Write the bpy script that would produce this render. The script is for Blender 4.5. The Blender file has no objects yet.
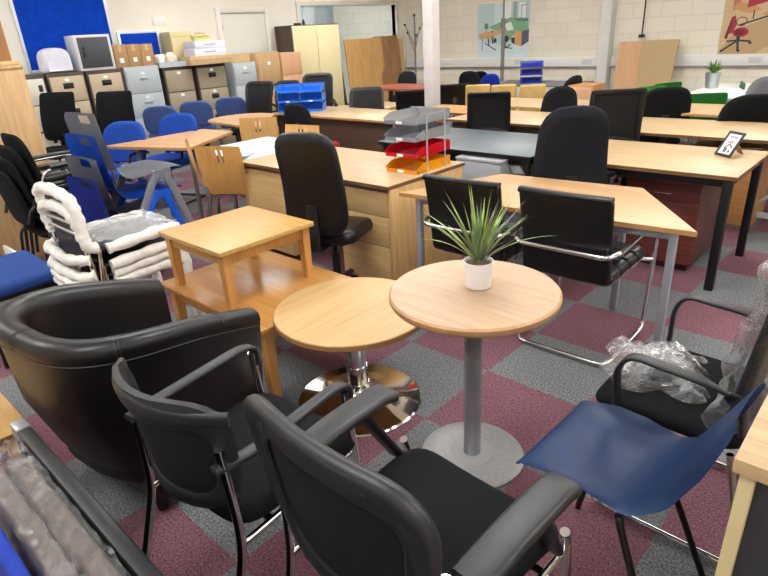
import bpy, bmesh, math, random
from mathutils import Vector, Matrix
PI = math.pi
random.seed(7)
scene = bpy.context.scene
COL = scene.collection

# ------------------------------------------------------------------ camera
F_PX, TILT, ROLL, YAW, CAM_H = 576.4, math.radians(23.91), math.radians(3.346), math.radians(43.8), 1.59
_right0 = Vector((math.cos(YAW), math.sin(YAW), 0))
_fwdh = Vector((-math.sin(YAW), math.cos(YAW), 0))
_fwd = _fwdh*math.cos(TILT) - Vector((0, 0, 1))*math.sin(TILT)
_up0 = _fwdh*math.sin(TILT) + Vector((0, 0, 1))*math.cos(TILT)
CR = _right0*math.cos(ROLL) - _up0*math.sin(ROLL)
CU = _right0*math.sin(ROLL) + _up0*math.cos(ROLL)
cam_d = bpy.data.cameras.new('camera')
cam_d.sensor_width = 36.0
cam_d.lens = F_PX/768*36.0
cam_d.clip_start = 0.02
cam = bpy.data.objects.new('camera', cam_d)
COL.objects.link(cam)
cam.matrix_world = Matrix(((CR.x, CU.x, -_fwd.x, 0), (CR.y, CU.y, -_fwd.y, 0), (CR.z, CU.z, -_fwd.z, CAM_H), (0, 0, 0, 1)))
scene.camera = cam

def _ray(x, y):
    return CR*(x-384) + CU*(288-y) + _fwd*F_PX
def spot(x, y, z=0.0):
    r = _ray(x, y); t = (z-CAM_H)/r.z
    return Vector((r.x*t, r.y*t, z))
def on_x(x, y, X):
    r = _ray(x, y); t = X/r.x
    return Vector((X, r.y*t, CAM_H+r.z*t))
def on_y(x, y, Y):
    r = _ray(x, y); t = Y/r.y
    return Vector((r.x*t, Y, CAM_H+r.z*t))

# --------------------------------------------------------------- materials
def lin(c):
    c = c/255.0
    return c/12.92 if c <= 0.04045 else ((c+0.055)/1.055)**2.4
def rgb(r, g, b): return (lin(r), lin(g), lin(b), 1)
_M = {}
def new_mat(name):
    m = bpy.data.materials.new(name); m.use_nodes = True
    nt = m.node_tree
    return m, nt, nt.nodes['Principled BSDF'], nt.nodes, nt.links
def setin(b, k, v):
    if k in b.inputs: b.inputs[k].default_value = v
def plain(name, c, rough=.5, metal=0, spec=.5, vary=.0, scale=8, bump=0, bscale=200, coat=0, sheen=0):
    if name in _M: return _M[name]
    m, nt, b, N, L = new_mat(name)
    setin(b, 'Base Color', rgb(*c)); setin(b, 'Roughness', rough); setin(b, 'Metallic', metal)
    setin(b, 'Specular IOR Level', spec); setin(b, 'Coat Weight', coat)
    tc = N.new('ShaderNodeTexCoord')
    if vary:
        n = N.new('ShaderNodeTexNoise'); n.inputs['Scale'].default_value = scale; n.inputs['Detail'].default_value = 4
        L.new(tc.outputs['Object'], n.inputs['Vector'])
        r = N.new('ShaderNodeValToRGB')
        lo = [max(0, x*(1-vary)) for x in c]; hi = [min(255, x*(1+vary)) for x in c]
        r.color_ramp.elements[0].color = rgb(*lo); r.color_ramp.elements[1].color = rgb(*hi)
        r.color_ramp.elements[0].position = .3; r.color_ramp.elements[1].position = .7
        L.new(n.outputs['Fac'], r.inputs['Fac']); L.new(r.outputs['Color'], b.inputs['Base Color'])
    if bump:
        n2 = N.new('ShaderNodeTexNoise'); n2.inputs['Scale'].default_value = bscale; n2.inputs['Detail'].default_value = 3
        L.new(tc.outputs['Object'], n2.inputs['Vector'])
        bp = N.new('ShaderNodeBump'); bp.inputs['Strength'].default_value = bump; bp.inputs['Distance'].default_value = .004
        L.new(n2.outputs['Fac'], bp.inputs['Height']); L.new(bp.outputs['Normal'], b.inputs['Normal'])
    _M[name] = m
    return m
def wood(name, c1, c2, axis='X', scale=1.0, rough=.42, coat=.0):
    if name in _M: return _M[name]
    m, nt, b, N, L = new_mat(name)
    tc = N.new('ShaderNodeTexCoord'); mp = N.new('ShaderNodeMapping')
    s = [22*scale]*3; s['XYZ'.index(axis)] = 1.3*scale
    mp.inputs['Scale'].default_value = s
    L.new(tc.outputs['Object'], mp.inputs['Vector'])
    n = N.new('ShaderNodeTexNoise'); n.inputs['Scale'].default_value = 1.6; n.inputs['Detail'].default_value = 8; n.inputs['Roughness'].default_value = .65
    n.inputs['Distortion'].default_value = .6
    L.new(mp.outputs['Vector'], n.inputs['Vector'])
    r = N.new('ShaderNodeValToRGB')
    r.color_ramp.elements[0].color = rgb(*c1); r.color_ramp.elements[1].color = rgb(*c2)
    r.color_ramp.elements[0].position = .32; r.color_ramp.elements[1].position = .66
    L.new(n.outputs['Fac'], r.inputs['Fac']); L.new(r.outputs['Color'], b.inputs['Base Color'])
    setin(b, 'Roughness', rough); setin(b, 'Coat Weight', coat); setin(b, 'Coat Roughness', .25)
    _M[name] = m
    return m
def mesh_fabric(name, c, alpha=.75, pitch=.005):
    if name in _M: return _M[name]
    m, nt, b, N, L = new_mat(name)
    setin(b, 'Base Color', rgb(*c)); setin(b, 'Roughness', .75); setin(b, 'Specular IOR Level', .25)
    out = N['Material Output']
    tr = N.new('ShaderNodeBsdfTransparent'); mx = N.new('ShaderNodeMixShader')
    tc = N.new('ShaderNodeTexCoord')
    fac = None
    for ax in ('X', 'Z'):
        w = N.new('ShaderNodeTexWave'); w.wave_type = 'BANDS'; w.bands_direction = ax
        w.inputs['Scale'].default_value = .31/pitch
        L.new(tc.outputs['Object'], w.inputs['Vector'])
        if fac is None: fac = w.outputs['Fac']
        else:
            mu = N.new('ShaderNodeMath'); mu.operation = 'MULTIPLY'
            L.new(fac, mu.inputs[0]); L.new(w.outputs['Fac'], mu.inputs[1]); fac = mu.outputs[0]
    gt = N.new('ShaderNodeMath'); gt.operation = 'GREATER_THAN'; gt.inputs[1].default_value = alpha
    L.new(fac, gt.inputs[0])
    L.new(gt.outputs[0], mx.inputs['Fac'])
    L.new(b.outputs['BSDF'], mx.inputs[1]); L.new(tr.outputs['BSDF'], mx.inputs[2])
    L.new(mx.outputs['Shader'], out.inputs['Surface'])
    _M[name] = m
    return m
def film(name, tint=(255, 255, 255), clear=.8, rough=.12, scale=14, edge=.7):
    if name in _M: return _M[name]
    m, nt, b, N, L = new_mat(name)
    out = N['Material Output']
    tr = N.new('ShaderNodeBsdfTransparent'); tr.inputs['Color'].default_value = rgb(*tint)
    gl = N.new('ShaderNodeBsdfGlossy'); gl.inputs['Roughness'].default_value = rough; gl.inputs['Color'].default_value = (.95, .95, .95, 1)
    df = N.new('ShaderNodeBsdfDiffuse'); df.inputs['Color'].default_value = (.85, .85, .87, 1)
    tc = N.new('ShaderNodeTexCoord'); n = N.new('ShaderNodeTexNoise'); n.inputs['Scale'].default_value = scale; n.inputs['Detail'].default_value = 5; n.inputs['Distortion'].default_value = 2.5
    L.new(tc.outputs['Object'], n.inputs['Vector'])
    bp = N.new('ShaderNodeBump'); bp.inputs['Strength'].default_value = .9; bp.inputs['Distance'].default_value = .02
    L.new(n.outputs['Fac'], bp.inputs['Height'])
    for s in (gl, df): L.new(bp.outputs['Normal'], s.inputs['Normal'])
    lw = N.new('ShaderNodeLayerWeight'); lw.inputs['Blend'].default_value = .35
    L.new(bp.outputs['Normal'], lw.inputs['Normal'])
    ma = N.new('ShaderNodeMath'); ma.operation = 'MULTIPLY_ADD'; ma.inputs[1].default_value = edge; ma.inputs[2].default_value = .55*(1-clear); ma.use_clamp = True
    L.new(lw.outputs['Facing'], ma.inputs[0])
    m1 = N.new('ShaderNodeMixShader'); m2 = N.new('ShaderNodeMixShader')
    m1.inputs['Fac'].default_value = .25
    L.new(gl.outputs[0], m1.inputs[1]); L.new(df.outputs[0], m1.inputs[2])
    L.new(ma.outputs[0], m2.inputs['Fac']); L.new(tr.outputs[0], m2.inputs[1]); L.new(m1.outputs[0], m2.inputs[2])
    L.new(m2.outputs[0], out.inputs['Surface'])
    _M[name] = m
    return m
def tinted(name, c, alpha=.75, rough=.15):
    if name in _M: return _M[name]
    m, nt, b, N, L = new_mat(name)
    out = N['Material Output']
    setin(b, 'Base Color', rgb(*c)); setin(b, 'Roughness', rough)
    tr = N.new('ShaderNodeBsdfTransparent'); tr.inputs['Color'].default_value = rgb(*[min(255, 110+x*.6) for x in c])
    mx = N.new('ShaderNodeMixShader'); mx.inputs['Fac'].default_value = alpha
    L.new(tr.outputs[0], mx.inputs[1]); L.new(b.outputs[0], mx.inputs[2]); L.new(mx.outputs[0], out.inputs['Surface'])
    _M[name] = m
    return m

def carpet_mat():
    m, nt, b, N, L = new_mat('carpet_tiles')
    geo = N.new('ShaderNodeNewGeometry'); mp = N.new('ShaderNodeMapping'); mp.vector_type = 'POINT'
    mp.inputs['Location'].default_value = (1.3457, -2.1454+20, 5.0)
    L.new(geo.outputs['Position'], mp.inputs['Vector'])
    # z pushed to the middle of a cell so that it plays no part
    ck = N.new('ShaderNodeTexChecker'); ck.inputs['Scale'].default_value = 2.0
    mp.inputs['Location'].default_value = (1.3457+20, -2.1454+20, 0.125)
    n0 = N.new('ShaderNodeTexNoise'); n0.inputs['Scale'].default_value = 60; n0.inputs['Detail'].default_value = 2
    L.new(geo.outputs['Position'], n0.inputs['Vector'])
    vm = N.new('ShaderNodeVectorMath'); vm.operation = 'MULTIPLY_ADD'
    vm.inputs[1].default_value = (.02, .02, 0); L.new(n0.outputs['Color'], vm.inputs[0]); L.new(mp.outputs['Vector'], vm.inputs[2])
    L.new(vm.outputs[0], ck.inputs['Vector'])
    n = N.new('ShaderNodeTexNoise'); n.inputs['Scale'].default_value = 120; n.inputs['Detail'].default_value = 3; n.inputs['Roughness'].default_value = .8
    L.new(geo.outputs['Position'], n.inputs['Vector'])
    ra = N.new('ShaderNodeValToRGB'); ra.color_ramp.elements[0].position = .33; ra.color_ramp.elements[1].position = .68
    ra.color_ramp.elements[0].color = rgb(46, 47, 51); ra.color_ramp.elements[1].color = rgb(158, 160, 162)
    rb = N.new('ShaderNodeValToRGB'); rb.color_ramp.elements[0].position = .33; rb.color_ramp.elements[1].position = .68
    rb.color_ramp.elements[0].color = rgb(74, 43, 51); rb.color_ramp.elements[1].color = rgb(162, 116, 127)
    L.new(n.outputs['Fac'], ra.inputs['Fac']); L.new(n.outputs['Fac'], rb.inputs['Fac'])
    L.new(rb.outputs['Color'], ck.inputs['Color1']); L.new(ra.outputs['Color'], ck.inputs['Color2'])
    n2 = N.new('ShaderNodeTexNoise'); n2.inputs['Scale'].default_value = 3; n2.inputs['Detail'].default_value = 4
    L.new(geo.outputs['Position'], n2.inputs['Vector'])
    hs = N.new('ShaderNodeHueSaturation'); mr = N.new('ShaderNodeMapRange'); mr.inputs['To Min'].default_value = .8; mr.inputs['To Max'].default_value = 1.15
    L.new(n2.outputs['Fac'], mr.inputs['Value']); L.new(mr.outputs[0], hs.inputs['Value']); L.new(ck.outputs['Color'], hs.inputs['Color'])
    L.new(hs.outputs['Color'], b.inputs['Base Color'])
    bp = N.new('ShaderNodeBump'); bp.inputs['Strength'].default_value = .6; bp.inputs['Distance'].default_value = .006
    L.new(n.outputs['Fac'], bp.inputs['Height']); L.new(bp.outputs['Normal'], b.inputs['Normal'])
    setin(b, 'Roughness', .95); setin(b, 'Specular IOR Level', .1)
    return m
def block_mat(name, c, mort, swap):
    m, nt, b, N, L = new_mat(name)
    geo = N.new('ShaderNodeNewGeometry'); sp = N.new('ShaderNodeSeparateXYZ'); cb = N.new('ShaderNodeCombineXYZ')
    L.new(geo.outputs['Position'], sp.inputs[0])
    L.new(sp.outputs['Y' if swap else 'X'], cb.inputs['X']); L.new(sp.outputs['Z'], cb.inputs['Y'])
    br = N.new('ShaderNodeTexBrick'); br.inputs['Scale'].default_value = 1.0
    br.inputs['Brick Width'].default_value = .45; br.inputs['Row Height'].default_value = .225; br.inputs['Mortar Size'].default_value = .006
    br.inputs['Mortar Smooth'].default_value = .6
    br.inputs['Color1'].default_value = rgb(*c); br.inputs['Color2'].default_value = rgb(*[x*.975 for x in c]); br.inputs['Mortar'].default_value = rgb(*mort)
    L.new(cb.outputs[0], br.inputs['Vector']); L.new(br.outputs['Color'], b.inputs['Base Color'])
    bp = N.new('ShaderNodeBump'); bp.inputs['Strength'].default_value = .5; bp.inputs['Distance'].default_value = .006; bp.invert = True
    L.new(br.outputs['Fac'], bp.inputs['Height']); L.new(bp.outputs['Normal'], b.inputs['Normal'])
    setin(b, 'Roughness', .55)
    return m

M = dict(
 oak=wood('light_oak', (176, 144, 102), (198, 168, 128), 'X'),
 oak_y=wood('light_oak_cross', (194, 158, 106), (218, 186, 136), 'Y'),
 oak_z=wood('light_oak_upright', (196, 152, 96), (222, 182, 124), 'Z'),
 oak_front=wood('light_oak_drawer', (198, 160, 104), (220, 184, 130), 'X'),
 beech=wood('pale_beech', (176, 143, 112), (190, 159, 128), 'X', .8, .42, .0),
 beech_edge=wood('beech_edge', (190, 140, 98), (206, 158, 114), 'X', .8),
 oakround=wood('round_oak', (182, 146, 94), (198, 164, 112), 'Y', .8, .42, .0),
 honey=wood('honey_pine', (168, 114, 54), (192, 140, 76), 'X', .8, .3, .3),
 honeylt=wood('honey_veneer', (184, 142, 80), (200, 158, 96), 'X', .8, .42, .0),
 honeyleg=wood('honey_leg', (184, 128, 64), (206, 152, 86), 'Z', .8, .4),
 trapwood=wood('trapezoid_beech', (184, 142, 98), (202, 160, 116), 'X', .8),
 edge=plain('oak_edging', (190, 142, 88), .5),
 darkedge=plain('dark_edging', (120, 84, 54), .5),
 mahog=wood('mahogany', (88, 36, 31), (126, 62, 52), 'X', .9, .35, .3),
 mahog_z=wood('mahogany_side', (70, 40, 36), (92, 56, 50), 'Z', .9, .4),
 tan=wood('tan_desk', (184, 128, 72), (204, 150, 92), 'X'),
 shell=wood('beech_ply', (216, 172, 104), (230, 192, 126), 'Z', .9, .35, .3),
 cupoak=wood('tall_oak', (180, 142, 98), (204, 168, 120), 'Z', 1.1, .5),
 brownwood=wood('brown_board', (150, 92, 52), (176, 116, 70), 'Z', 1),
 board1=wood('leaning_oak', (186, 138, 78), (208, 164, 102), 'Z', .7),
 board2=wood('leaning_brown', (146, 100, 62), (176, 130, 86), 'Z', .7),
 boardpk=wood('pink_chipboard', (204, 156, 116), (214, 168, 128), 'Z', .4, .7),
 boardtan=plain('tan_chipboard', (186, 158, 116), .75, vary=.02, scale=60),
 black=plain('black_plastic', (28, 28, 30), .42),
 blackm=plain('black_powder_coat', (20, 20, 22), .38),
 arm=plain('grey_black_plastic', (37, 37, 40), .42, bump=.1, bscale=500),
 armdark=plain('dark_arm_plastic', (34, 34, 37), .45, bump=.1, bscale=500),
 leather=plain('black_leather', (14, 14, 15), .4, spec=.4, bump=.1, bscale=260, coat=.05),
 tubleather=plain('tub_leather', (17, 14, 14), .4, spec=.4, bump=.08, bscale=300, coat=.08),
 stitch=plain('stitching', (66, 61, 58), .6),
 fabric=plain('black_fabric', (22, 23, 25), .92, spec=.15, vary=.18, scale=400),
 greyfab=plain('grey_upholstery', (120, 122, 128), .9, vary=.1, scale=100),
 charcoal=plain('charcoal_fabric', (33, 34, 39), .92, spec=.15, vary=.15, scale=300),
 bluefab=plain('blue_fabric', (34, 76, 170), .85, spec=.2, vary=.08, scale=40),
 bluegrey=plain('faded_blue_fabric', (76, 96, 150), .9, spec=.15, vary=.08, scale=60),
 royal=plain('royal_blue_fabric', (26, 52, 170), .85, spec=.2),
 redfab=plain('red_fabric', (176, 26, 44), .85),
 yellowfab=plain('yellow_fabric', (206, 172, 104), .8, vary=.05),
 chrome=plain('chrome', (225, 225, 226), .1, 1),
 chromebase=plain('chrome_base', (215, 208, 198), .06, 1),
 steel=plain('silver_paint', (158, 160, 162), .38, .7, vary=.03, scale=20),
 silverleg=plain('silver_leg', (166, 170, 178), .4, .4),
 brushed=plain('brushed_steel', (186, 186, 188), .42, .45, vary=.04, scale=60),
 tubegrey=plain('grey_tube', (150, 146, 142), .3, .8),
 navy=plain('navy_plastic', (44, 70, 116), .38, spec=.5, vary=.1, scale=7, bump=.12, bscale=420),
 schoolblue=plain('bright_blue_plastic', (18, 88, 206), .35),
 schoolgrey=plain('grey_plastic', (122, 124, 132), .36),
 royalplastic=plain('royal_plastic', (44, 62, 168), .4),
 green=plain('green_plastic', (50, 136, 54), .4),
 greenlt=plain('light_green_plastic', (92, 176, 78), .4),
 white=plain('white_laminate', (236, 236, 232), .35),
 whiteplast=plain('white_plastic', (232, 232, 232), .35),
 pot=plain('white_ceramic', (240, 236, 234), .3),
 soil=plain('soil_pebbles', (82, 68, 56), .9, vary=.5, scale=180, bump=.6, bscale=150),
 foam=plain('white_foam', (240, 235, 228), .8, vary=.05, scale=18, bump=.35, bscale=60),
 cream=plain('cream_paint', (196, 176, 146), .5),
 creamlt=plain('pale_cream_paint', (214, 210, 192), .5),
 cupcream=plain('cupboard_cream', (226, 212, 164), .45),
 cupbrown=plain('coffee_brown_paint', (70, 56, 46), .5),
 greysteel=plain('light_grey_paint', (178, 184, 186), .45),
 beigedraw=plain('beige_drawer', (176, 160, 130), .5),
 taupe=plain('taupe_drawer', (160, 146, 120), .5),
 darkgap=plain('dark_recess', (24, 20, 18), .6),
 label=plain('white_card', (240, 240, 236), .6),
 cardboard=plain('cardboard', (176, 136, 90), .8, vary=.05, scale=12),
 cardlt=plain('pale_cardboard', (196, 164, 120), .8, vary=.05, scale=12),
 cardcream=plain('cream_carton', (214, 198, 150), .7),
 boxlav=plain('white_box_file', (226, 222, 238), .6),
 yellowtub=plain('pale_yellow_plastic', (222, 214, 136), .5),
 boardblue=plain('blue_felt', (20, 66, 180), .95, spec=.05, vary=.05, scale=10),
 alu=plain('aluminium', (226, 230, 236), .35, .3),
 safegrey=plain('pale_grey_locker', (212, 212, 210), .45),
 safedoor=plain('slate_door', (68, 70, 78), .45),
 slate=plain('dark_grey_panel', (52, 52, 58), .55),
 traybl=plain('blue_tray', (34, 128, 236), .3), traydk=plain('deep_blue_tray', (20, 50, 176), .3),
 trayred=tinted('red_tray', (206, 24, 40), .9), trayamb=tinted('amber_tray', (240, 160, 24), .8), traygrey=tinted('smoke_tray', (168, 172, 178), .5),
 clear=tinted('clear_strut', (220, 225, 228), .35),
 blktop=plain('slate_desktop', (92, 100, 106), .4),
 dgrey=plain('grey_metal', (178, 180, 184), .45),  # pedestal grey, lightened to make up for missing light under the desk
 redtop=wood('cherry_top', (150, 70, 52), (172, 92, 70), 'X', .8, .35),
 greytop=plain('grey_top', (100, 100, 104), .5),
 brownpanel=plain('brown_modesty', (84, 60, 44), .6),
 film=film('plastic_film', clear=.85), filmw=film('cloudy_film', clear=.75, scale=22), films=film('sheet_film', clear=.95, rough=.22, scale=7, edge=.26), filmlt=film('thin_film', clear=.93, scale=7, edge=.6),
 upbrown=plain('mink_upholstery', (84, 72, 66), .9, vary=.1, scale=30),
 bluescreen=plain('bright_blue_screen', (14, 48, 150), .9, vary=.05, scale=80),
 meshnear=mesh_fabric('black_mesh_near', (26, 26, 28), .78, .0052), meshfar=tinted('black_mesh_far', (24, 24, 27), .8, .7),
 photo=plain('photo_paper', (228, 228, 232), .4), ink=plain('grey_ink', (96, 96, 106), .6), inkred=plain('faded_red_ink', (196, 150, 150), .6),
 zinc=plain('zinc', (176, 180, 182), .35, .7),
 leaf=plain('dusty_leaf', (112, 132, 92), .5, vary=.25, scale=14), leafdk=plain('purple_leaf', (104, 96, 88), .55, vary=.2, scale=14), leaflt=plain('lime_leaf', (140, 160, 84), .5, vary=.2, scale=14),
 herb=plain('herb_leaf', (78, 122, 48), .6, vary=.25, scale=30),
 castor=plain('castor_black', (18, 18, 19), .5), orange=plain('patterned_wrap', (234, 212, 186), .5, vary=.15, scale=30),
)
# ------------------------------------------------------------- mesh helpers
class MB:
    def __init__(self): self.v = []; self.f = []; self.mi = []
    def add(self, vs, fs, mat=None, mi=0):
        o = len(self.v)
        if mat is not None: vs = [mat @ Vector(p) for p in vs]
        self.v += [Vector(p) for p in vs]
        self.f += [[i+o for i in f] for f in fs]
        self.mi += [mi]*len(fs)
        return self
    def box(self, x0, x1, y0, y1, z0, z1, bev=0.0, mat=None, mi=0, seg=2):
        vs = [(x0,y0,z0),(x1,y0,z0),(x1,y1,z0),(x0,y1,z0),(x0,y0,z1),(x1,y0,z1),(x1,y1,z1),(x0,y1,z1)]
        fs = [(3,2,1,0),(4,5,6,7),(0,1,5,4),(1,2,6,5),(2,3,7,6),(3,0,4,7)]
        if bev > 0:
            bm = bmesh.new()
            bv = [bm.verts.new(p) for p in vs]
            for f in fs: bm.faces.new([bv[i] for i in f])
            bmesh.ops.bevel(bm, geom=list(bm.edges), offset=bev, segments=seg, affect='EDGES', profile=.5)
            bm.verts.index_update()
            vs = [v.co.copy() for v in bm.verts]; fs = [[v.index for v in f.verts] for f in bm.faces]
            bm.free()
        return self.add(vs, fs, mat, mi)
    def prism(self, pts, z0, z1, mat=None, mi=0, bev=0):
        n = len(pts)
        a = sum(pts[i][0]*pts[(i+1) % n][1]-pts[(i+1) % n][0]*pts[i][1] for i in range(n))
        if a < 0: pts = pts[::-1]
        vs = [(p[0], p[1], z0) for p in pts]+[(p[0], p[1], z1) for p in pts]
        fs = [list(range(n))[::-1], list(range(n, 2*n))]+[[i, (i+1) % n, n+(i+1) % n, n+i] for i in range(n)]
        if bev:
            bm = bmesh.new(); bv = [bm.verts.new(p) for p in vs]
            for f in fs: bm.faces.new([bv[i] for i in f])
            bmesh.ops.bevel(bm, geom=list(bm.edges), offset=bev, segments=2, affect='EDGES', profile=.5)
            bm.verts.index_update()
            vs = [v.co.copy() for v in bm.verts]; fs = [[v.index for v in f.verts] for f in bm.faces]; bm.free()
        return self.add(vs, fs, mat, mi)
    def sweep(self, path, prof, closed=False, up=None, cap=True, mat=None, mi=0, scales=None):
        P = [Vector(p) for p in path]; n = len(P); k = len(prof)
        T = []
        for i in range(n):
            if closed: t = P[(i+1) % n]-P[i-1]
            else: t = P[min(i+1, n-1)]-P[max(i-1, 0)]
            T.append(t.normalized())
        if up is not None:
            Ns = []
            for t in T:
                u = Vector(up); u = (u - t*u.dot(t))
                if u.length < 1e-4: u = Vector((0, 1, 0)) - t*t.y
                Ns.append(u.normalized())
        else:
            u = Vector((0, 0, 1)) if abs(T[0].z) < .9 else Vector((1, 0, 0))
            u = (u-T[0]*u.dot(T[0])).normalized(); Ns = [u]
            for i in range(1, n):
                u = Ns[-1]; u = u - T[i]*u.dot(T[i]); Ns.append(u.normalized())
        vs = []
        for i in range(n):
            B = T[i].cross(Ns[i]); s = scales[i] if scales else 1
            for a, b in prof: vs.append(P[i]+B*(a*s)+Ns[i]*(b*s))
        fs = []
        for i in range(n if closed else n-1):
            j = (i+1) % n
            for q in range(k):
                r = (q+1) % k
                fs.append([i*k+q, i*k+r, j*k+r, j*k+q])
        if cap and not closed:
            fs.append(list(range(k))[::-1]); fs.append([(n-1)*k+q for q in range(k)])
        return self.add(vs, fs, mat, mi)
    def tube(self, path, r, n=10, closed=False, mat=None, mi=0, scales=None):
        return self.sweep(path, [(r*math.cos(2*PI*i/n), r*math.sin(2*PI*i/n)) for i in range(n)], closed, None, True, mat, mi, scales)
    def strap(self, path, w, t, up=(0, 0, 1), closed=False, mat=None, mi=0, scales=None, n=4):
        pr = []
        rr = min(w, t)*.49
        for cx, cy, a0 in ((w/2-rr, t/2-rr, 0), (-w/2+rr, t/2-rr, 90), (-w/2+rr, -t/2+rr, 180), (w/2-rr, -t/2+rr, 270)):
            for i in range(n): a = math.radians(a0+90*i/(n-1)); pr.append((cx+rr*math.cos(a), cy+rr*math.sin(a)))
        return self.sweep(path, pr, closed, up, True, mat, mi, scales)
    def lathe(self, prof, n=32, mat=None, mi=0, c=(0, 0)):
        vs = []; fs = []
        k = len(prof)
        for r, z in prof:
            for i in range(n): a = 2*PI*i/n; vs.append((c[0]+max(r, 1e-4)*math.cos(a), c[1]+max(r, 1e-4)*math.sin(a), z))
        for j in range(k-1):
            for i in range(n): fs.append([j*n+i, j*n+(i+1) % n, (j+1)*n+(i+1) % n, (j+1)*n+i])
        fs.append(list(range(n))[::-1]); fs.append([(k-1)*n+i for i in range(n)])
        return self.add(vs, fs, mat, mi)
    def cyl(self, c, r, z0, z1, n=20, mat=None, mi=0): return self.lathe([(r, z0), (r, z1)], n, mat, mi, c)
    def pad(self, outline, t, bend=None, plane='xz', e=.14, crown=0.0, mat=None, mi=0, at=0.0, rings=(.3, .6, .8)):
        """a cushion from an outline in (u,v); thickness t along the third axis with rounded rim"""
        cu = sum(p[0] for p in outline)/len(outline); cv = sum(p[1] for p in outline)/len(outline)
        S = list(rings)+[1-e+e*math.sin(math.radians(a)) for a in (0, 35, 65, 90)]
        def hgt(s):
            q = max(0, (s-(1-e))/e)
            return t/2*math.sqrt(max(0, 1-q*q)) + (crown*(1-s*s) if crown else 0)
        n = len(outline); vs = []; fs = []
        def put(u, v, w):
            w = w + at + (bend(u, v) if bend else 0)
            vs.append({'xz': (u, w, v), 'xy': (u, v, w), 'yz': (w, u, v)}[plane])
        def side(sgn):
            base = len(vs); put(cu, cv, sgn*hgt(0))
            for s in S[:-1]:
                for u, v in outline: put(cu+(u-cu)*s, cv+(v-cv)*s, sgn*hgt(s))
            return base
        a = side(1); b = side(-1); rim = len(vs)
        for u, v in outline: put(u, v, 0)
        K = len(S)-1
        for base, flip in ((a, False), (b, True)):
            for i in range(n):
                j = (i+1) % n
                f = [base, base+1+i, base+1+j]; fs.append(f[::-1] if flip else f)
                for k in range(K-1):
                    f = [base+1+k*n+i, base+1+(k+1)*n+i, base+1+(k+1)*n+j, base+1+k*n+j]; fs.append(f[::-1] if flip else f)
                f = [base+1+(K-1)*n+i, rim+i, rim+j, base+1+(K-1)*n+j]; fs.append(f[::-1] if flip else f)
        return self.add(vs, fs, mat, mi)
    def ring(self, outer, inner, t, bend=None, plane='xz', mat=None, mi=0):
        """a frame between two outlines with the same number of points"""
        n = len(outer); vs = []; fs = []
        rows = []
        for o, sg in ((0.0, 1), (.22, 1), (.78, 1), (1, 1), (1, -1), (.78, -1), (.22, -1), (0, -1)):
            h = t/2 if .1 < o < .9 else t*.28
            row = []
            for p, q in zip(outer, inner):
                u = p[0]+(q[0]-p[0])*o; v = p[1]+(q[1]-p[1])*o; w = sg*h+(bend(u, v) if bend else 0)
                row.append(len(vs)); vs.append({'xz': (u, w, v), 'xy': (u, v, w), 'yz': (w, u, v)}[plane])
            rows.append(row)
        for a in range(8):
            b = (a+1) % 8
            for i in range(n): j = (i+1) % n; fs.append([rows[a][i], rows[a][j], rows[b][j], rows[b][i]])
        return self.add(vs, fs, mat, mi)
    def shell(self, spine, halfw, lift, t=.006, nu=14, p=2.2, hole=None, mat=None, mi=0, sub=4):
        """bent sheet: spine of (y,z), half width and edge lift along it; thickened"""
        sp = catmull([Vector((0, a, b)) for a, b in spine], sub)
        m = len(sp)
        def lerp(arr, s):
            x = s*(len(arr)-1); i = min(int(x), len(arr)-2); q = x-i; q = q*q*(3-2*q)*.5+q*.5
            return arr[i]*(1-q)+arr[i+1]*q
        bm = bmesh.new(); G = []
        for i in range(m):
            tg = (sp[min(i+1, m-1)]-sp[max(i-1, 0)]).normalized(); nn = Vector((0, -tg.z, tg.y))
            hw = lerp(halfw, i/(m-1)); lf = lerp(lift, i/(m-1)); row = []
            for j in range(nu+1):
                u = -1+2*j/nu
                row.append(bm.verts.new(sp[i]+Vector((hw*u, 0, 0))+nn*(lf*abs(u)**p)))
            G.append(row)
        for i in range(m-1):
            for j in range(nu):
                u = -1+2*(j+.5)/nu; s = (i+.5)/(m-1)
                if hole and hole(u, s): continue
                bm.faces.new([G[i][j], G[i][j+1], G[i+1][j+1], G[i+1][j]])
        for v in [v for v in bm.verts if not v.link_faces]: bm.verts.remove(v)
        bmesh.ops.solidify(bm, geom=list(bm.faces), thickness=t)
        bm.verts.index_update()
        vs = [v.co.copy() for v in bm.verts]; fs = [[v.index for v in f.verts] for f in bm.faces]; bm.free()
        return self.add(vs, fs, mat, mi)

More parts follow.
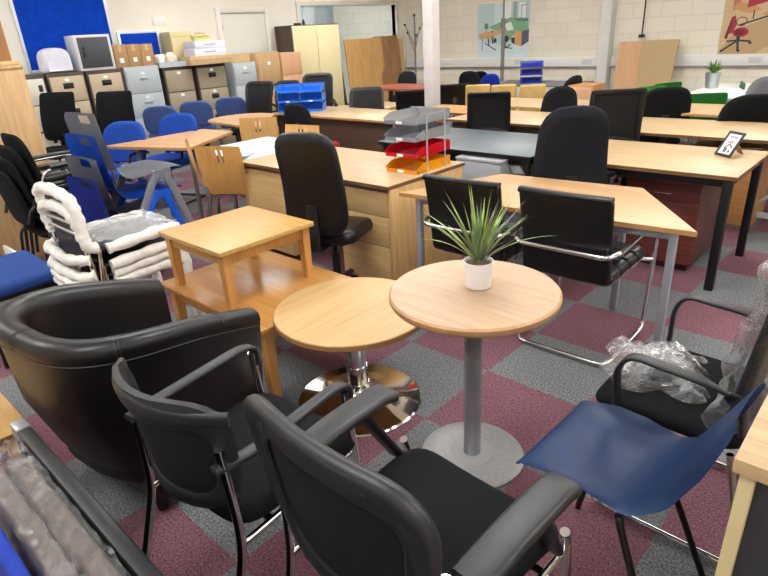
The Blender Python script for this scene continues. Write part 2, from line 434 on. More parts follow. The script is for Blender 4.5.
def catmull(P, sub=4):
    out = []
    n = len(P)
    for i in range(n-1):
        a, b, c, d = P[max(i-1, 0)], P[i], P[i+1], P[min(i+2, n-1)]
        for k in range(sub):
            t = k/sub
            out.append(.5*((2*b)+(c-a)*t+(2*a-5*b+4*c-d)*t*t+(3*b-a-3*c+d)*t**3))
    out.append(P[-1].copy())
    return out
def bent(pts, r=.04, seg=5, closed=False):
    """polyline with its corners rounded"""
    P = [Vector(p) for p in pts]; n = len(P); out = []
    for i in range(n):
        if not closed and i in (0, n-1): out.append(P[i]); continue
        a, b, c = P[i-1], P[i], P[(i+1) % n]
        u = (a-b); v = (c-b); rr = min(r, u.length*.49, v.length*.49); u.normalize(); v.normalize()
        s, e = b+u*rr, b+v*rr
        for k in range(seg+1): t = k/seg; out.append(s*(1-t)**2+b*2*t*(1-t)+e*t*t)
    return out
def rpoly(pts, r, seg=5, sub=5):
    """closed 2-D outline with rounded corners and subdivided sides"""
    n = len(pts); P = [Vector((p[0], p[1])) for p in pts]
    R = r if isinstance(r, (list, tuple)) else [r]*n
    runs = []
    for i in range(n):
        a, b, c = P[i-1], P[i], P[(i+1) % n]; u = a-b; v = c-b
        rr = min(R[i], u.length*.49, v.length*.49); u.normalize(); v.normalize(); s, e = b+u*rr, b+v*rr
        runs.append([s*(1-t)**2+b*2*t*(1-t)+e*t*t for t in [k/seg for k in range(seg+1)]])
    out = []
    for i in range(n):
        out += runs[i]; e = runs[i][-1]; s = runs[(i+1) % n][0]
        for k in range(1, sub): out.append(e+(s-e)*k/sub)
    return [(p.x, p.y) for p in out]
def backline(wb, wt, z0, z1, r=.06, rb=None, sub=5):
    rb = r if rb is None else rb
    return rpoly([(-wb/2, z0), (wb/2, z0), (wt/2, z1), (-wt/2, z1)], [rb, rb, r, r], 5, sub)

def obj(name, mb, m, parent=None, smooth=True, angle=38):
    me = bpy.data.meshes.new(name)
    me.from_pydata([tuple(v) for v in mb.v], [], mb.f)
    ms = m if isinstance(m, (list, tuple)) else [m]
    for x in ms: me.materials.append(x)
    if len(ms) > 1: me.polygons.foreach_set('material_index', mb.mi)
    bm = bmesh.new(); bm.from_mesh(me); bmesh.ops.recalc_face_normals(bm, faces=bm.faces); bm.to_mesh(me); bm.free()
    if smooth:
        me.polygons.foreach_set('use_smooth', [True]*len(me.polygons))
        me.set_sharp_from_angle(angle=math.radians(angle))
    o = bpy.data.objects.new(name, me); COL.objects.link(o)
    if parent: o.parent = parent
    return o
def thing(name, label, cat, loc=(0, 0, 0), rz=0, group=None):
    o = bpy.data.objects.new(name, None); COL.objects.link(o)
    o.empty_display_size = .1
    o.location = loc; o.rotation_euler = (0, 0, math.radians(rz))
    o['label'] = label; o['category'] = cat
    if group: o['group'] = group
    return o
def single(name, mb, m, label, cat, loc=(0, 0, 0), rz=0, group=None, **k):
    o = obj(name, mb, m, None, **k); o.location = loc; o.rotation_euler = (0, 0, math.radians(rz))
    o['label'] = label; o['category'] = cat
    if group: o['group'] = group
    return o
def struct(name, mb, m, parent=None, **k):
    o = obj(name, mb, m, parent, **k)
    if not parent: o['kind'] = 'structure'
    return o
def dup(root, loc, rz, label, group=None):
    r = root.copy(); COL.objects.link(r); r.location = loc; r.rotation_euler = (0, 0, math.radians(rz)); r['label'] = label
    if group: r['group'] = group
    for ch in list(root.children):
        c = ch.copy(); COL.objects.link(c); c.parent = r
        for g in list(ch.children):
            d = g.copy(); COL.objects.link(d); d.parent = c
    return r
def rot2(x, y, rz):
    a = math.radians(rz); return Vector((x*math.cos(a)-y*math.sin(a), x*math.sin(a)+y*math.cos(a), 0))
def base_under(px, py, z, local, rz):
    """floor point of a chair whose local point (x,y) at height z is seen at a pixel"""
    p = spot(px, py, z); q = rot2(local[0], local[1], rz)
    return (p.x-q.x, p.y-q.y, 0)
LPOW, EXPO = 14, 0.06
SCH, ARM, FOM = (-3.9, 1.63), (-4.5, 1.34), (-3.2, 1.23)
WB1 = (-4.15, -3.75, 1.24, 'boardpk', 10.2, 7)
WB2 = (-3.76, -3.2, 1.25, 'boardtan', 10.16, 7, .06)
# ------------------------------------------------------------- the room
HX0, HX1, HY0, HY1, HZ = -8.95, 3.2, -2.6, 10.5, 2.95
struct('floor', MB().box(HX0-2.4, HX1+.1, HY0-.1, HY1+.12, -.08, 0), carpet_mat())
struct('ceiling', MB().box(HX0-2.4, HX1+.1, HY0-.1, HY1+.12, HZ, HZ+.08), plain('ceiling_white', (240, 240, 236), .9))
wallpaint = plain('magnolia_paint', (236, 230, 216), .6, vary=.015, scale=2)
blocks = block_mat('painted_blocks', (238, 230, 212), (214, 205, 186), False)
bluewall = block_mat('grey_blue_blocks', (196, 208, 216), (176, 188, 198), True)
OY0, OY1, OZ = 7.55, 10.16, 2.1          # the opening in the left wall
DY0, DY1, DZ = 5.83, 6.78, 2.04          # the door
mb = MB()
mb.box(HX0-.12, HX0, HY0, DY0, 0, HZ); mb.box(HX0-.12, HX0, DY0, DY1, DZ, HZ)
mb.box(HX0-.12, HX0, DY1, OY0, 0, HZ); mb.box(HX0-.12, HX0, OY0, OY1, OZ, HZ); mb.box(HX0-.12, HX0, OY1, HY1, 0, HZ)
struct('wall_left', mb, wallpaint, smooth=False)
struct('wall_back', MB().box(HX0-2.3, HX1, HY1, HY1+.12, 0, HZ), blocks, smooth=False)
struct('wall_right', MB().box(HX1, HX1+.12, HY0, HY1, 0, HZ), wallpaint, smooth=False)
struct('wall_front', MB().box(HX0-2.3, HX1, HY0-.12, HY0, 0, HZ), wallpaint, smooth=False)
struct('wall_beyond', MB().box(HX0-2.4, HX0-2.28, HY0, HY1, 0, HZ), bluewall, smooth=False)
mb = MB()
mb.box(HX0-.1, HX0+.03, OY0-.09, OY0, 0, OZ+.08, .004); mb.box(HX0-.1, HX0+.03, OY1, OY1+.09, 0, OZ+.08, .004); mb.box(HX0-.1, HX0+.029, OY0+.0005, OY1-.0005, OZ, OZ+.079, .004)
struct('trim_1', mb, plain('cream_gloss', (220, 214, 198), .35))
# pale upright seen through the opening
struct('trim_2', MB().box(HX0-2.27, HX0-2.2, 9.55, 9.85, 0, HZ), plain('white_upright', (232, 234, 236), .5))
d = struct('door_1', MB().box(HX0-.07, HX0-.02, DY0+.03, DY1-.03, 0, DZ-.03, .004), plain('door_white', (222, 218, 208), .4))
mb = MB()
for a, b in ((DY0-.06, DY0+.03), (DY1-.03, DY1+.06)): mb.box(HX0-.08, HX0+.02, a, b, 0, DZ+.05, .005)
mb.box(HX0-.08, HX0+.019, DY0+.0305, DY1-.0305, DZ-.03, DZ+.049, .005)
struct('door_frame', mb, plain('frame_white', (232, 228, 218), .35), d)
mb = MB()
for z in (.35, 1.0, 1.75): mb.box(HX0-.03, HX0-.005, DY0+.03, DY0+.055, z, z+.09)
struct('hinge', mb, M['steel'], d)
mb = MB(); mb.box(HX0-.02, HX0-.012, DY1-.15, DY1-.1, .95, 1.12, .003); mb.tube(bent([(HX0-.015, DY1-.125, 1.05), (HX0+.03, DY1-.125, 1.05), (HX0+.03, DY1-.24, 1.05)], .015), .009)
struct('door_handle', mb, M['brushed'], d)
struct('baseboard_left', MB().box(HX0, HX0+.018, HY0, DY0-.06, 0, .1, .004), M['white'])
# dado trunking on the back wall
tr = struct('trim_3', MB().box(HX0+.02, HX1, HY1-.055, HY1, .845, 1.0, .006), plain('trunking_white', (232, 230, 224), .4))
for x in (-6.1, -4.75, -3.6, -2.15, -1.1):
    struct('socket', MB().box(x-.09, x+.09, HY1-.064, HY1-.054, .885, .965, .004), plain('socket_grey', (206, 206, 206), .4), tr)
mb = MB(); mb.box(HX0+.02, HX1, HY1-.062, HY1-.05, .83, .846)  # narrow grey strip along the lower edge of the trunking
struct('trunking_lower_rail', mb, plain('rail_grey', (150, 148, 142), .5), tr)
# steel column at the wall and the white pillar in the room
struct('trim_4', MB().box(-4.5, -4.32, HY1-.2, HY1-.001, 0, HZ, .01), plain('column_paint', (214, 212, 206), .5, vary=.02, scale=6))
pillar = spot(433.5, 158)
mb = MB().box(pillar.x-.075, pillar.x+.075, pillar.y-.075, pillar.y+.075, 0, HZ, .008)
struct('trim_5', mb, plain('pillar_white', (212, 208, 206), .5, vary=.03, scale=7))
mb = MB().tube([(-7.35+.02, HY1-.5, 0), (-7.35+.02, HY1-.5, HZ)], .022)
q = on_y(503, 40, 9.9)
mb = MB().tube([(q.x, 9.9, 0), (q.x, 9.9, 1.62)], .034).tube([(q.x, 9.9, 1.55), (q.x, 9.9, HZ)], .016)
mb.cyl((q.x, 9.9), .044, 1.6, 1.7)
struct('trim_6', mb, plain('pole_grey', (134, 132, 128), .45, .3))
q = on_y(646, 0, 10.38); q2 = on_y(641, 35, 10.38)
mb = MB().tube([(q.x, 10.38, HZ), (q2.x, 10.42, q2.z)], .012); mb.box(q2.x-.04, q2.x+.04, 10.38, 10.45, q2.z-.04, q2.z+.01)
struct('trim_7', mb, M['blackm'])

# ---------------------------------------------------------------- lights
def area(x, y, sx, sy, power, col=(.965, .985, 1)):
    l = bpy.data.lights.new('ceiling_panel_light', 'AREA'); l.shape = 'RECTANGLE'; l.size = sx; l.size_y = sy; l.energy = power; l.color = col
    o = bpy.data.objects.new('ceiling_panel_light', l); COL.objects.link(o); o.location = (x, y, 2.72)
    u = bpy.data.lights.new('added_bounce_uplight', 'AREA'); u.shape = 'RECTANGLE'; u.size = sx; u.size_y = sy; u.energy = power*3.0; u.color = col  # unseen upward lamp, added as ambient fill bounced off the ceiling
    o = bpy.data.objects.new('added_bounce_uplight', u); COL.objects.link(o); o.location = (x, y, 2.74); o.rotation_euler = (PI, 0, 0)
for x in (-7.2, -4.3, -1.4, 1.5):
    for y in (-.6, 2.2, 5.0, 7.8): area(x, y, .6, 1.2, LPOW*(.7 if x < -7 and y < 5 else 1))
for y in (8.6, 5.0): area(HX0-1.1, y, .6, 1.2, LPOW*.9, (.86, .94, 1))
w = bpy.data.worlds.new('world'); scene.world = w; w.use_nodes = True
w.node_tree.nodes['Background'].inputs['Color'].default_value = (.8, .85, .9, 1)
w.node_tree.nodes['Background'].inputs['Strength'].default_value = .3
vs = scene.view_settings
vs.view_transform = 'Standard'; vs.look = 'None'; vs.gamma = 1; vs.exposure = EXPO
try: vs.use_curve_mapping = False
except Exception: pass

# ------------------------------------------------- wall-mounted things
def noticeboard(name, label, y0, y1, z0, z1):
    t = thing(name, label, 'noticeboard', (HX0, (y0+y1)/2, z0)); h = (y1-y0)/2
    obj('felt', MB().box(.004, .018, -h, h, 0, z1-z0), M['boardblue'], t)
    mb = MB()
    for a, b, c, d_ in ((-h-.012, -h+.025, -.012, z1-z0+.012), (h-.025, h+.012, -.012, z1-z0+.012), (-h+.0255, h-.0255, -.012, .025), (-h+.0255, h-.0255, z1-z0-.025, z1-z0+.012)): mb.box(.002, .026, a, b, c, d_, .003)
    obj('frame', mb, M['alu'], t)
noticeboard('noticeboard', 'large blue felt noticeboard with aluminium frame above the left filing cabinets', 2.82, 4.02, 1.35, 2.6)
noticeboard('noticeboard', 'smaller blue felt noticeboard behind three cardboard boxes', 4.1, 4.72, 1.28, 1.79)
p = on_x(159, 21, HX0)
mb = MB().box(0, .012, -.11, .11, -.06, .06, .003)
single('switch_plate', mb, M['white'], 'small pale double switch plate on the wall beyond the noticeboards', 'switch', (HX0, p.y, p.z))

def poster(name, label, x0, x1, z0, z1, shapes, mats):
    """printed sheet: coloured areas are thin layers of ink on the one sheet"""
    W, Hh = x1-x0, z1-z0
    mb = MB().box(0, W, -.006, 0, 0, Hh, mi=0)
    for k, (mi, pts) in enumerate(shapes):
        y = -.0065-.00012*k
        mb.add([(u*W, y, v*Hh) for u, v in pts], [list(range(len(pts)))], mi=mi)
    return single(name, mb, mats, label, 'poster', (x0, HY1-.002, z0), smooth=False)
A_, B_ = [plain(n, c, .35) for n, c in (('ink_aqua', (188, 208, 206)), ('ink_paleaqua', (210, 224, 226)))]
pm = [A_, B_, plain('ink_green', (126, 172, 132), .4), plain('ink_greendk', (92, 132, 100), .4), plain('ink_wood', (216, 160, 112), .4),
      plain('ink_wooddk', (186, 124, 84), .4), plain('ink_slate', (84, 90, 112), .4), plain('ink_black', (44, 48, 54), .4), plain('ink_grey', (150, 166, 172), .4), plain('ink_white', (234, 238, 238), .4)]
def bar(x0, y0, x1, y1, w):
    d_ = Vector((x1-x0, y1-y0)).normalized()*w; n_ = (-d_.y, d_.x)
    return [(x0+n_[0], y0+n_[1]), (x0-n_[0], y0-n_[1]), (x1-n_[0], y1-n_[1]), (x1+n_[0], y1+n_[1])]
def disc(x, y, rx, ry, n=16): return [(x+rx*math.cos(2*PI*i/n), y+ry*math.sin(2*PI*i/n)) for i in range(n)]
sh = [(1, [(0, 0), (1, 0), (1, .34), (.62, .22), (0, .36)]), (1, [(.34, .62), (.48, .62), (.48, 1), (.34, 1)]), (9, [(.52, .66), (.66, .66), (.66, 1), (.52, 1)]),
      (8, [(.7, .7), (.76, .7), (.76, 1), (.7, 1)]), (9, [(.8, .72), (.92, .74), (.92, .98), (.8, .98)]), (8, [(.84, .7), (.95, .7), (.95, .94), (.84, .94)]), (9, [(.855, .715), (.935, .715), (.935, .92), (.855, .92)]),
      (2, [(.22, .58), (.66, .74), (.98, .62), (.98, .52), (.72, .42), (.56, .36), (.56, .52), (.36, .52)]), (3, [(.7, .72), (.98, .7), (.98, .64), (.78, .66)]), (2, [(.6, .52), (.7, .36), (.7, .3), (.58, .38)]),
      (9, [(.52, .62), (.66, .66), (.72, .52), (.6, .5)]), (4, [(.02, .46), (.16, .5), (.5, .53), (.62, .5), (.34, .42), (.06, .4)]), (5, [(.02, .45), (.06, .4), (.34, .42), (.34, .4), (.05, .385)]),
      (4, [(.74, .26), (.87, .22), (.87, .48), (.74, .5)]), (6, [(.87, .22), (1, .3), (1, .52), (.87, .48)]), (7, [(.68, .3), (.74, .26), (.74, .38), (.68, .38)]),
      (7, disc(.5, .6, .035, .04)), (7, disc(.3, .5, .015, .02)), (7, disc(.58, .36, .05, .06)), (7, bar(.56, .3, .56, .2, .012)), (7, bar(.48, .22, .7, .19, .01)), (7, bar(.5, .16, .66, .26, .01)),
      (7, bar(.15, .3, .38, .16, .009)), (8, bar(.1, .38, .1, .16, .012)), (7, bar(.22, .38, .24, .25, .012)), (7, bar(.3, .4, .32, .28, .014)), (7, disc(.36, .34, .03, .045)), (3, disc(.18, .6, .04, .06)), (8, bar(.18, .55, .18, .47, .01)),
      (9, [(.72, .06), (.92, .06), (.92, .075), (.72, .075)])]
poster('poster', 'pale green poster of an office desk scene pinned up behind the thin grey pole', -7.08, -5.94, .985, 1.98, sh, pm)
pm2 = [plain('ink_sand', (206, 178, 138), .4), plain('ink_sanddk', (188, 156, 116), .4), plain('ink_crimson', (170, 30, 60), .4), plain('ink_crimsondk', (120, 26, 44), .4), pm[7], plain('ink_oak', (206, 150, 96), .4), pm[9], plain('ink_screen', (130, 180, 190), .4), pm[5]]
sh = [(1, [(0, 0), (.5, 0), (.9, .28), (.6, .5), (.2, .36)]), (6, [(.66, .3), (1, .34), (1, .52), (.8, .5)]), (8, [(.12, .62), (.22, .72), (.16, .92), (.1, .9)]), (5, [(.1, .66), (.34, .58), (.5, .62), (.36, .72), (.18, .74)]),
      (2, [(.3, .66), (.74, .78), (.72, .99), (.32, .99)]), (6, [(.54, .76), (.72, .76), (.72, .95), (.54, .95)]), (7, [(.56, .8), (.7, .8), (.7, .94), (.56, .94)]), (5, [(.5, .56), (.72, .48), (1, .5), (1, .78), (.8, .74)]),
      (4, bar(.24, .42, .66, .55, .012)), (4, bar(.4, .62, .4, .5, .008)), (2, [(.1, .3), (.16, .3), (.2, .42), (.17, .56), (.12, .54)]), (3, [(.06, .24), (.1, .22), (.14, .44), (.12, .54)]),
      (2, disc(.27, .315, .105, .07)), (3, disc(.255, .315, .075, .045)), (4, bar(.25, .26, .25, .18, .022)), (4, bar(.25, .2, .05, .05, .014)), (4, bar(.25, .2, .27, .05, .015)), (4, bar(.25, .2, .42, .18, .014)), (4, bar(.25, .2, .1, .19, .012)),
      (4, disc(.05, .05, .022, .02)), (4, disc(.28, .05, .022, .02)), (4, disc(.42, .16, .022, .02)), (4, disc(.75, .24, .05, .02))]
for i in range(14):
    a, b = 2*PI*i/14, 2*PI*(i+1)/14
    sh.append((4, bar(.26+.07*math.cos(a), .47+.06*math.sin(a), .26+.07*math.cos(b), .47+.06*math.sin(b), .006)))
poster('poster', 'sandy poster of a crimson swivel chair at the right end of the back wall', -2.69, -1.69, 1.005, 1.955, sh, pm2)
# -------------------------------------------------------------- chair makers
def castor_mb(x, y):
    mb = MB()
    for s in (-.013, .013):
        mb.lathe([(.004, -.009), (.022, -.008), (.025, 0), (.022, .008), (.004, .009)], 12, Matrix.Translation((x+s*(-y)/.28, y+s*x/.28, .025)) @ Matrix.Rotation(math.atan2(y, x)+PI/2, 4, 'Z') @ Matrix.Rotation(PI/2, 4, 'Y'))
    mb.cyl((x, y), .009, .025, .07, 8)
    return mb
def star_base(t, mat, r=.29, seat_z=.42, a0=.3):
    mb = MB()
    mb.lathe([(.045, .06), (.05, .075), (.045, .115), (.032, .125)], 16)
    tips = []
    for k in range(5):
        a = a0+2*PI*k/5; c, s = math.cos(a), math.sin(a); tips.append((r*c, r*s))
        mb.strap([(.03*c, .03*s, .1), (.14*c, .14*s, .094), (r*c, r*s, .074)], .05, .034, scales=[1.15, 1, .66])
    obj('star_base', mb, mat, t)
    for x, y in tips: obj('castor', castor_mb(x, y), M['castor'], t)
    obj('gas_lift', MB().cyl((0, 0), .026, .1, .3, 14).cyl((0, 0), .015, .3, seat_z, 12), M['castor'], t)
def task_chair(name, label, loc, rz, seat='fabric', back='fabric', wb=.42, wt=.40, z0=.55, z1=1.0, r=.08, rb=None, t=.07, lean=.09, curve=.35, mesh=None, arms='T', seat_w=.48, base='blackm', cat='office chair', group=None, lumbar=False, knob=False, yb=-.2, frame='black', soft=.2, shellback=None):
    o = thing(name, label, cat, loc, rz, group)
    star_base(o, M[base])
    obj('seat', MB().pad(rpoly([(-seat_w/2*.92, -.2), (seat_w/2*.92, -.2), (seat_w/2, .25), (-seat_w/2, .25)], .09), .085, lambda u, v: .0 - .5*max(0, v-.12)**1.5*1.2, 'xy', e=.16, at=.46), M[seat], o)
    obj('seat_plate', MB().box(-.11, .11, -.1, .12, .385, .425, .01), M['black'], o)
    bend = lambda u, v: yb - lean*max(0, (v-z0)/(z1-z0))**1.3 + curve*u*u*(.6+.4*((v-z0)/(z1-z0))) + .03*math.sin(PI*(v-z0)/(z1-z0))
    if mesh:
        out = backline(wb, wt, z0, z1, r, rb); inn = backline(wb-.085, wt-.085, z0+.05, z1-.045, max(.02, r-.035), None if rb is None else max(.02, rb-.035))
        obj('back_frame', MB().ring(out, inn, .032, bend), M[frame], o)
        obj('mesh_back', MB().pad(inn, .004, bend, e=.05), M[mesh], o)
        if lumbar:
            pts = [(u, bend(u, z0+.3*(z1-z0))-.03, z0+.3*(z1-z0)+.02*math.cos(u*14)) for u in [-wb/2+.04+k*(wb-.08)/8 for k in range(9)]]
            obj('lumbar_bar', MB().strap(pts, .014, .05, up=(0, 0, 1)), M[frame], o)
    else:
        out = backline(wb, wt, z0, z1, r, rb)
        obj('backrest', MB().pad(out, t, bend, e=soft), M[back], o)
        if shellback:
            obj('back_shell', MB().pad(backline(wb*.93, wt*.93, z0+.015, z1-.02, r, rb), .02, lambda u, v: bend(u, v)-t*.42, e=.1), M[shellback], o)
    ym = bend(0, z0+.12)-(.02 if mesh else t/2)
    obj('back_bracket', MB().strap(bent([(0, -.02, .4), (0, yb-.05, .405), (0, yb-.06, .47), (0, ym-.012, z0+.2)], .05), .07, .018, up=(0, .3, 1)), M['black'], o)
    if knob:
        obj('knob', MB().lathe([(.02, 0), (.032, .004), (.032, .02), (.018, .03)], 14, Matrix.Translation((0, ym-.01, z0+.2)) @ Matrix.Rotation(PI/2, 4, 'X')), M['castor'], o)
    if arms == 'T':
        for s in (-1, 1):
            x = s*(seat_w/2+.035)
            a = obj('armrest', MB().box(x-.038, x+.038, -.13, .13, .655, .685, .012), M['armdark'], o)
            obj('arm_post', MB().strap(bent([(s*.12, .0, .41), (x, .0, .415), (x, 0, .66)], .04), .045, .02, up=(0, 1, 0)), M['black'], a)
    elif arms == 'loop':
        for s in (-1, 1):
            x = s*(seat_w/2+.02)
            a = obj('armrest', MB().strap(bent([(x*.8, .14, .41), (x, .15, .62), (x, .12, .68), (x, -.14, .69), (x*.96, yb-.01, .6), (x*.9, yb, .5)], .06), .05, .028, up=(0, 1, .2)), M['armdark'], o)
    elif arms == 'folded':
        for s in (-1, 1):
            x = s*(wb/2+.05)
            obj('armrest', MB().strap([(x*.86, yb-.03, .62), (x, yb+.03, .66), (x*1.04, .08, .76)], .055, .03, up=(0, 0, 1)), M['black'], o)
    return o
def four_leg(t, mat, w, y0, y1, h, r=.011, splay=.02):
    for sx in (-1, 1):
        for y, sy in ((y0, -1), (y1, 1)):
            obj('leg', MB().tube([(sx*w/2, y, h), (sx*(w/2+splay), y+sy*splay, 0)], r), mat, t)
def tub_foot(mb): return mb

# ---- visitor chair with a mesh back, flat grey top rail and chrome legs
def mesh_visitor(name, label, loc, rz, group, pads=False, wide=.46, ztop=.86, screws=False):
    t = thing(name, label, 'visitor chair', loc, rz, group)
    w = wide
    obj('seat', MB().pad(rpoly([(-w/2*.9, -.20), (w/2*.9, -.20), (w/2, .27), (-w/2, .27)], .085), .075, lambda u, v: -.45*max(0, v-.14)**1.4 + .012*u*u/.05, 'xy', e=.17, at=.455), M['fabric'], t)
    yb = -.245; z0 = .50
    bend = lambda u, v: yb - .045*(v-z0)/(ztop-z0) + (1.9 if not screws else .55)*u*u
    out = backline(w*.86, w*1.0, z0, ztop, .11, .12); inn = backline(w*.7, w*.82, z0+.05, ztop-.085, .07, .09)
    obj('back_frame', MB().ring(out, inn, .03, bend), M['armdark'], t)
    obj('mesh_back', MB().pad(inn, .004, bend, e=.05), M['meshnear'], t)
    # the broad top rail is a smoother, greyer moulding laid over the frame
    if screws:
        flat = bent([(-w*.455, 0, z0+.1), (-w*.478, 0, ztop-.032), (w*.478, 0, ztop-.032), (w*.455, 0, z0+.1)], .085, 9)
        flat = [p for a, b in zip(flat, flat[1:]) for p in [a+(b-a)*k/max(1, int((b-a).length/.03)) for k in range(max(1, int((b-a).length/.03)))]]+[flat[-1]]
        pts = [(p.x, bend(p.x, p.z)-.004, p.z) for p in flat]; sc = [.5+.5*min(1, max(0, (p.z-z0-.1)/(ztop-z0-.16))) for p in flat]
    else:
        flat = [Vector((-w*.5+w*k/22, 0, ztop-.03)) for k in range(23)]
        pts = [(p.x, bend(p.x, p.z)-.004, p.z-.02*abs(p.x)/(w*.5)) for p in flat]; sc = [.6+.4*math.sin(PI*(.12+.76*k/22)) for k in range(23)]
    tr_ = obj('top_rail', MB().strap(pts, .078 if screws else .052, .036 if screws else .026, up=(0, 1, .1), scales=sc, n=5), M['arm'], t)
    if screws:
        for u in (-.145, .145):
            obj('screw', MB().lathe([(.009, 0), (.009, .006)], 12, Matrix.Translation((u, bend(u, ztop-.036)-.02, ztop-.036)) @ Matrix.Rotation(PI/2, 4, 'X')), M['darkgap'], tr_)
    xl = w/2+.012 if screws else w/2-.02
    for s in (-1, 1):
        # rear leg rises to the back, the front leg to the tip of the arm
        obj('leg', MB().tube(bent([(s*(xl+.012), -.29 if screws else -.345, 0), (s*xl, -.215, .40), (s*xl, -.21, .5), (s*(xl-.012), yb+.20*.0+.03, .72)], .08), .0125, 10), M['chrome'], t)
        obj('leg', MB().tube(bent([(s*(xl+.01), .25, 0), (s*xl, .225, .46), (s*xl, .21, .645 if not pads else .5)], .06), .0125, 10), M['chrome'], t)
        if pads:
            a = obj('armrest', MB().strap(bent([(s*xl, -.165, .672), (s*(xl+.004), -.03, .69), (s*(xl+.008), .13, .692), (s*(xl+.008), .165, .682)], .04), .084, .03, up=(0, 0, 1)), M['arm'], t)
            obj('arm_post', MB().strap(bent([(s*(xl-.01), .17, .48), (s*(xl+.002), .1, .6), (s*(xl+.006), .06, .675)], .05), .06, .024, up=(0, 1, 0)), M['black'], a)
        else:
            obj('armrest', MB().strap(bent([(s*(xl-.02), -.235, .665), (s*xl, -.12, .664), (s*xl, .17, .678), (s*xl, .225, .66), (s*xl, .222, .60)], .045), .04, .02, up=(0, 1, 1)), M['arm'], t)
        obj('side_rail', MB().tube([(s*(xl-.01), -.215, .41), (s*(xl-.01), .225, .41)], .01), M['chrome'], t)
    obj('cross_rail', MB().tube([(-xl, -.1, .405), (xl, -.1, .405)], .011).tube([(-xl, .15, .405), (xl, .15, .405)], .011), M['chrome'], t)
    return t

# ---- cantilever chair: chrome loop, black leather
def cantilever(name, label, loc, rz, group):
    t = thing(name, label, 'cantilever chair', loc, rz, group)
    w = .25
    path = [(-w, -.24, .014), (-w, .27, .014), (-w*1.02, .285, .44), (-w*1.04, .26, .64), (-w*1.04, -.25, .615), (-w*.9, -.315, .605), (w*.9, -.315, .605), (w*1.04, -.25, .615), (w*1.04, .26, .64), (w*1.02, .285, .44), (w, .27, .014), (w, -.24, .014)]
    obj('chrome_frame', MB().tube(bent(path, .07, 6, True), .0125, 10, True), M['chrome'], t)
    for s in (-1, 1): obj('seat_bracket', MB().tube([(s*w*1.02, .28, .42), (s*w*.8, .24, .42), (s*w*.8, -.16, .42)], .01), M['chrome'], t)
    mb = MB()
    for k in range(4):
        y0 = -.21+k*.115
        mb.pad(rpoly([(-.225, y0), (.225, y0), (.225, y0+.118), (-.225, y0+.118)], .02, 3, 4), .075, None, 'xy', e=.16, at=.455)
    obj('seat', mb, M['leather'], t)
    bend = lambda u, v: -.245-.07*max(0, (v-.44)/.44)**1.2+.25*u*u
    obj('backrest', MB().pad(backline(.45, .46, .44, .875, .025), .04, bend, e=.08), M['leather'], t)
    obj('top_roll', MB().strap([(u, bend(u, .868)-.002, .868) for u in [-.225+.05*k for k in range(10)]], .045, .03, n=5), M['leather'], t)
    return t

# ---- moulded plastic chair on black tube legs
def poly_chair(name, label, loc, rz, mat, legmat, cat='plastic chair', group=None, hb=.775, wide=False):
    t = thing(name, label, cat, loc, rz, group)
    if wide:
        spine = [(.235, .385), (.228, .425), (.2, .442), (.1, .44), (0, .434), (-.12, .43), (-.18, .445), (-.212, .5), (-.238, .6), (-.268, hb-.04), (-.28, hb)]
        hw = [.19, .2, .205, .208, .208, .205, .2, .2, .21, .22, .2]; lf = [-.02, -.006, .008, .012, .016, .024, .05, .05, .035, .015, .004]; pw = 4
    else:
        spine = [(.238, .412), (.231, .433), (.205, .446), (.1, .44), (.02, .434), (-.05, .441), (-.1, .474), (-.145, .545), (-.195, .645), (-.242, hb-.03), (-.256, hb)]
        hw = [.155, .182, .198, .203, .202, .2, .198, .185, .165, .14, .1]; lf = [.004, .002, -.012, -.04, -.045, -.03, .006, .036, .036, .02, .004]; pw = 6
    obj('seat_shell', MB().shell(spine, hw, lf, .006, 24, pw, sub=5), mat, t)
    for s in (-1, 1):
        obj('leg', MB().tube(bent([(s*.05, .12, .402), (s*.16, .12, .402), (s*.2, .2, 0)], .03), .0105), legmat, t)
        obj('leg', MB().tube(bent([(s*.05, -.06, .4), (s*.15, -.06, .4), (s*.19, -.22, 0)], .03), .0105), legmat, t)
    obj('under_frame', MB().tube([(-.15, .12, .402), (.15, .12, .402)], .0105).tube([(-.15, -.06, .4), (.15, -.06, .4)], .0105).tube([(0, .12, .402), (0, -.06, .4)], .009), legmat, t)
    return t
# ---- one-piece school chair with A-shaped sides
def school_chair(name, label, loc, mat, group, rz=0):
    t = thing(name, label, 'school chair', loc, rz, group)
    spine = [(.22, .425), (.2, .455), (.1, .463), (-.05, .452), (-.15, .462), (-.195, .51), (-.235, .66), (-.265, .80), (-.272, .845)]
    obj('seat_shell', MB().shell(spine, [.195, .21, .215, .21, .205, .205, .22, .222, .2], [0, .008, .012, .02, .03, .04, .035, .025, .012], .007, 20, 2.4, hole=lambda u, s: abs(u) < .3 and .845 < s < .92, sub=5), mat, t)
    for s in (-1, 1):
        mb = MB()
        mb.strap(bent([(s*.2, .21, .005), (s*.195, .105, .36), (s*.19, .08, .44)], .05), .055, .03, up=(1, 0, 0))
        mb.strap(bent([(s*.2, -.25, .005), (s*.195, -.02, .37), (s*.19, .04, .44)], .05), .055, .03, up=(1, 0, 0))
        mb.box(s*.19-.015, s*.19+.015, -.01, .13, .39, .45, .008)
        obj('leg', mb, mat, t)
    return t
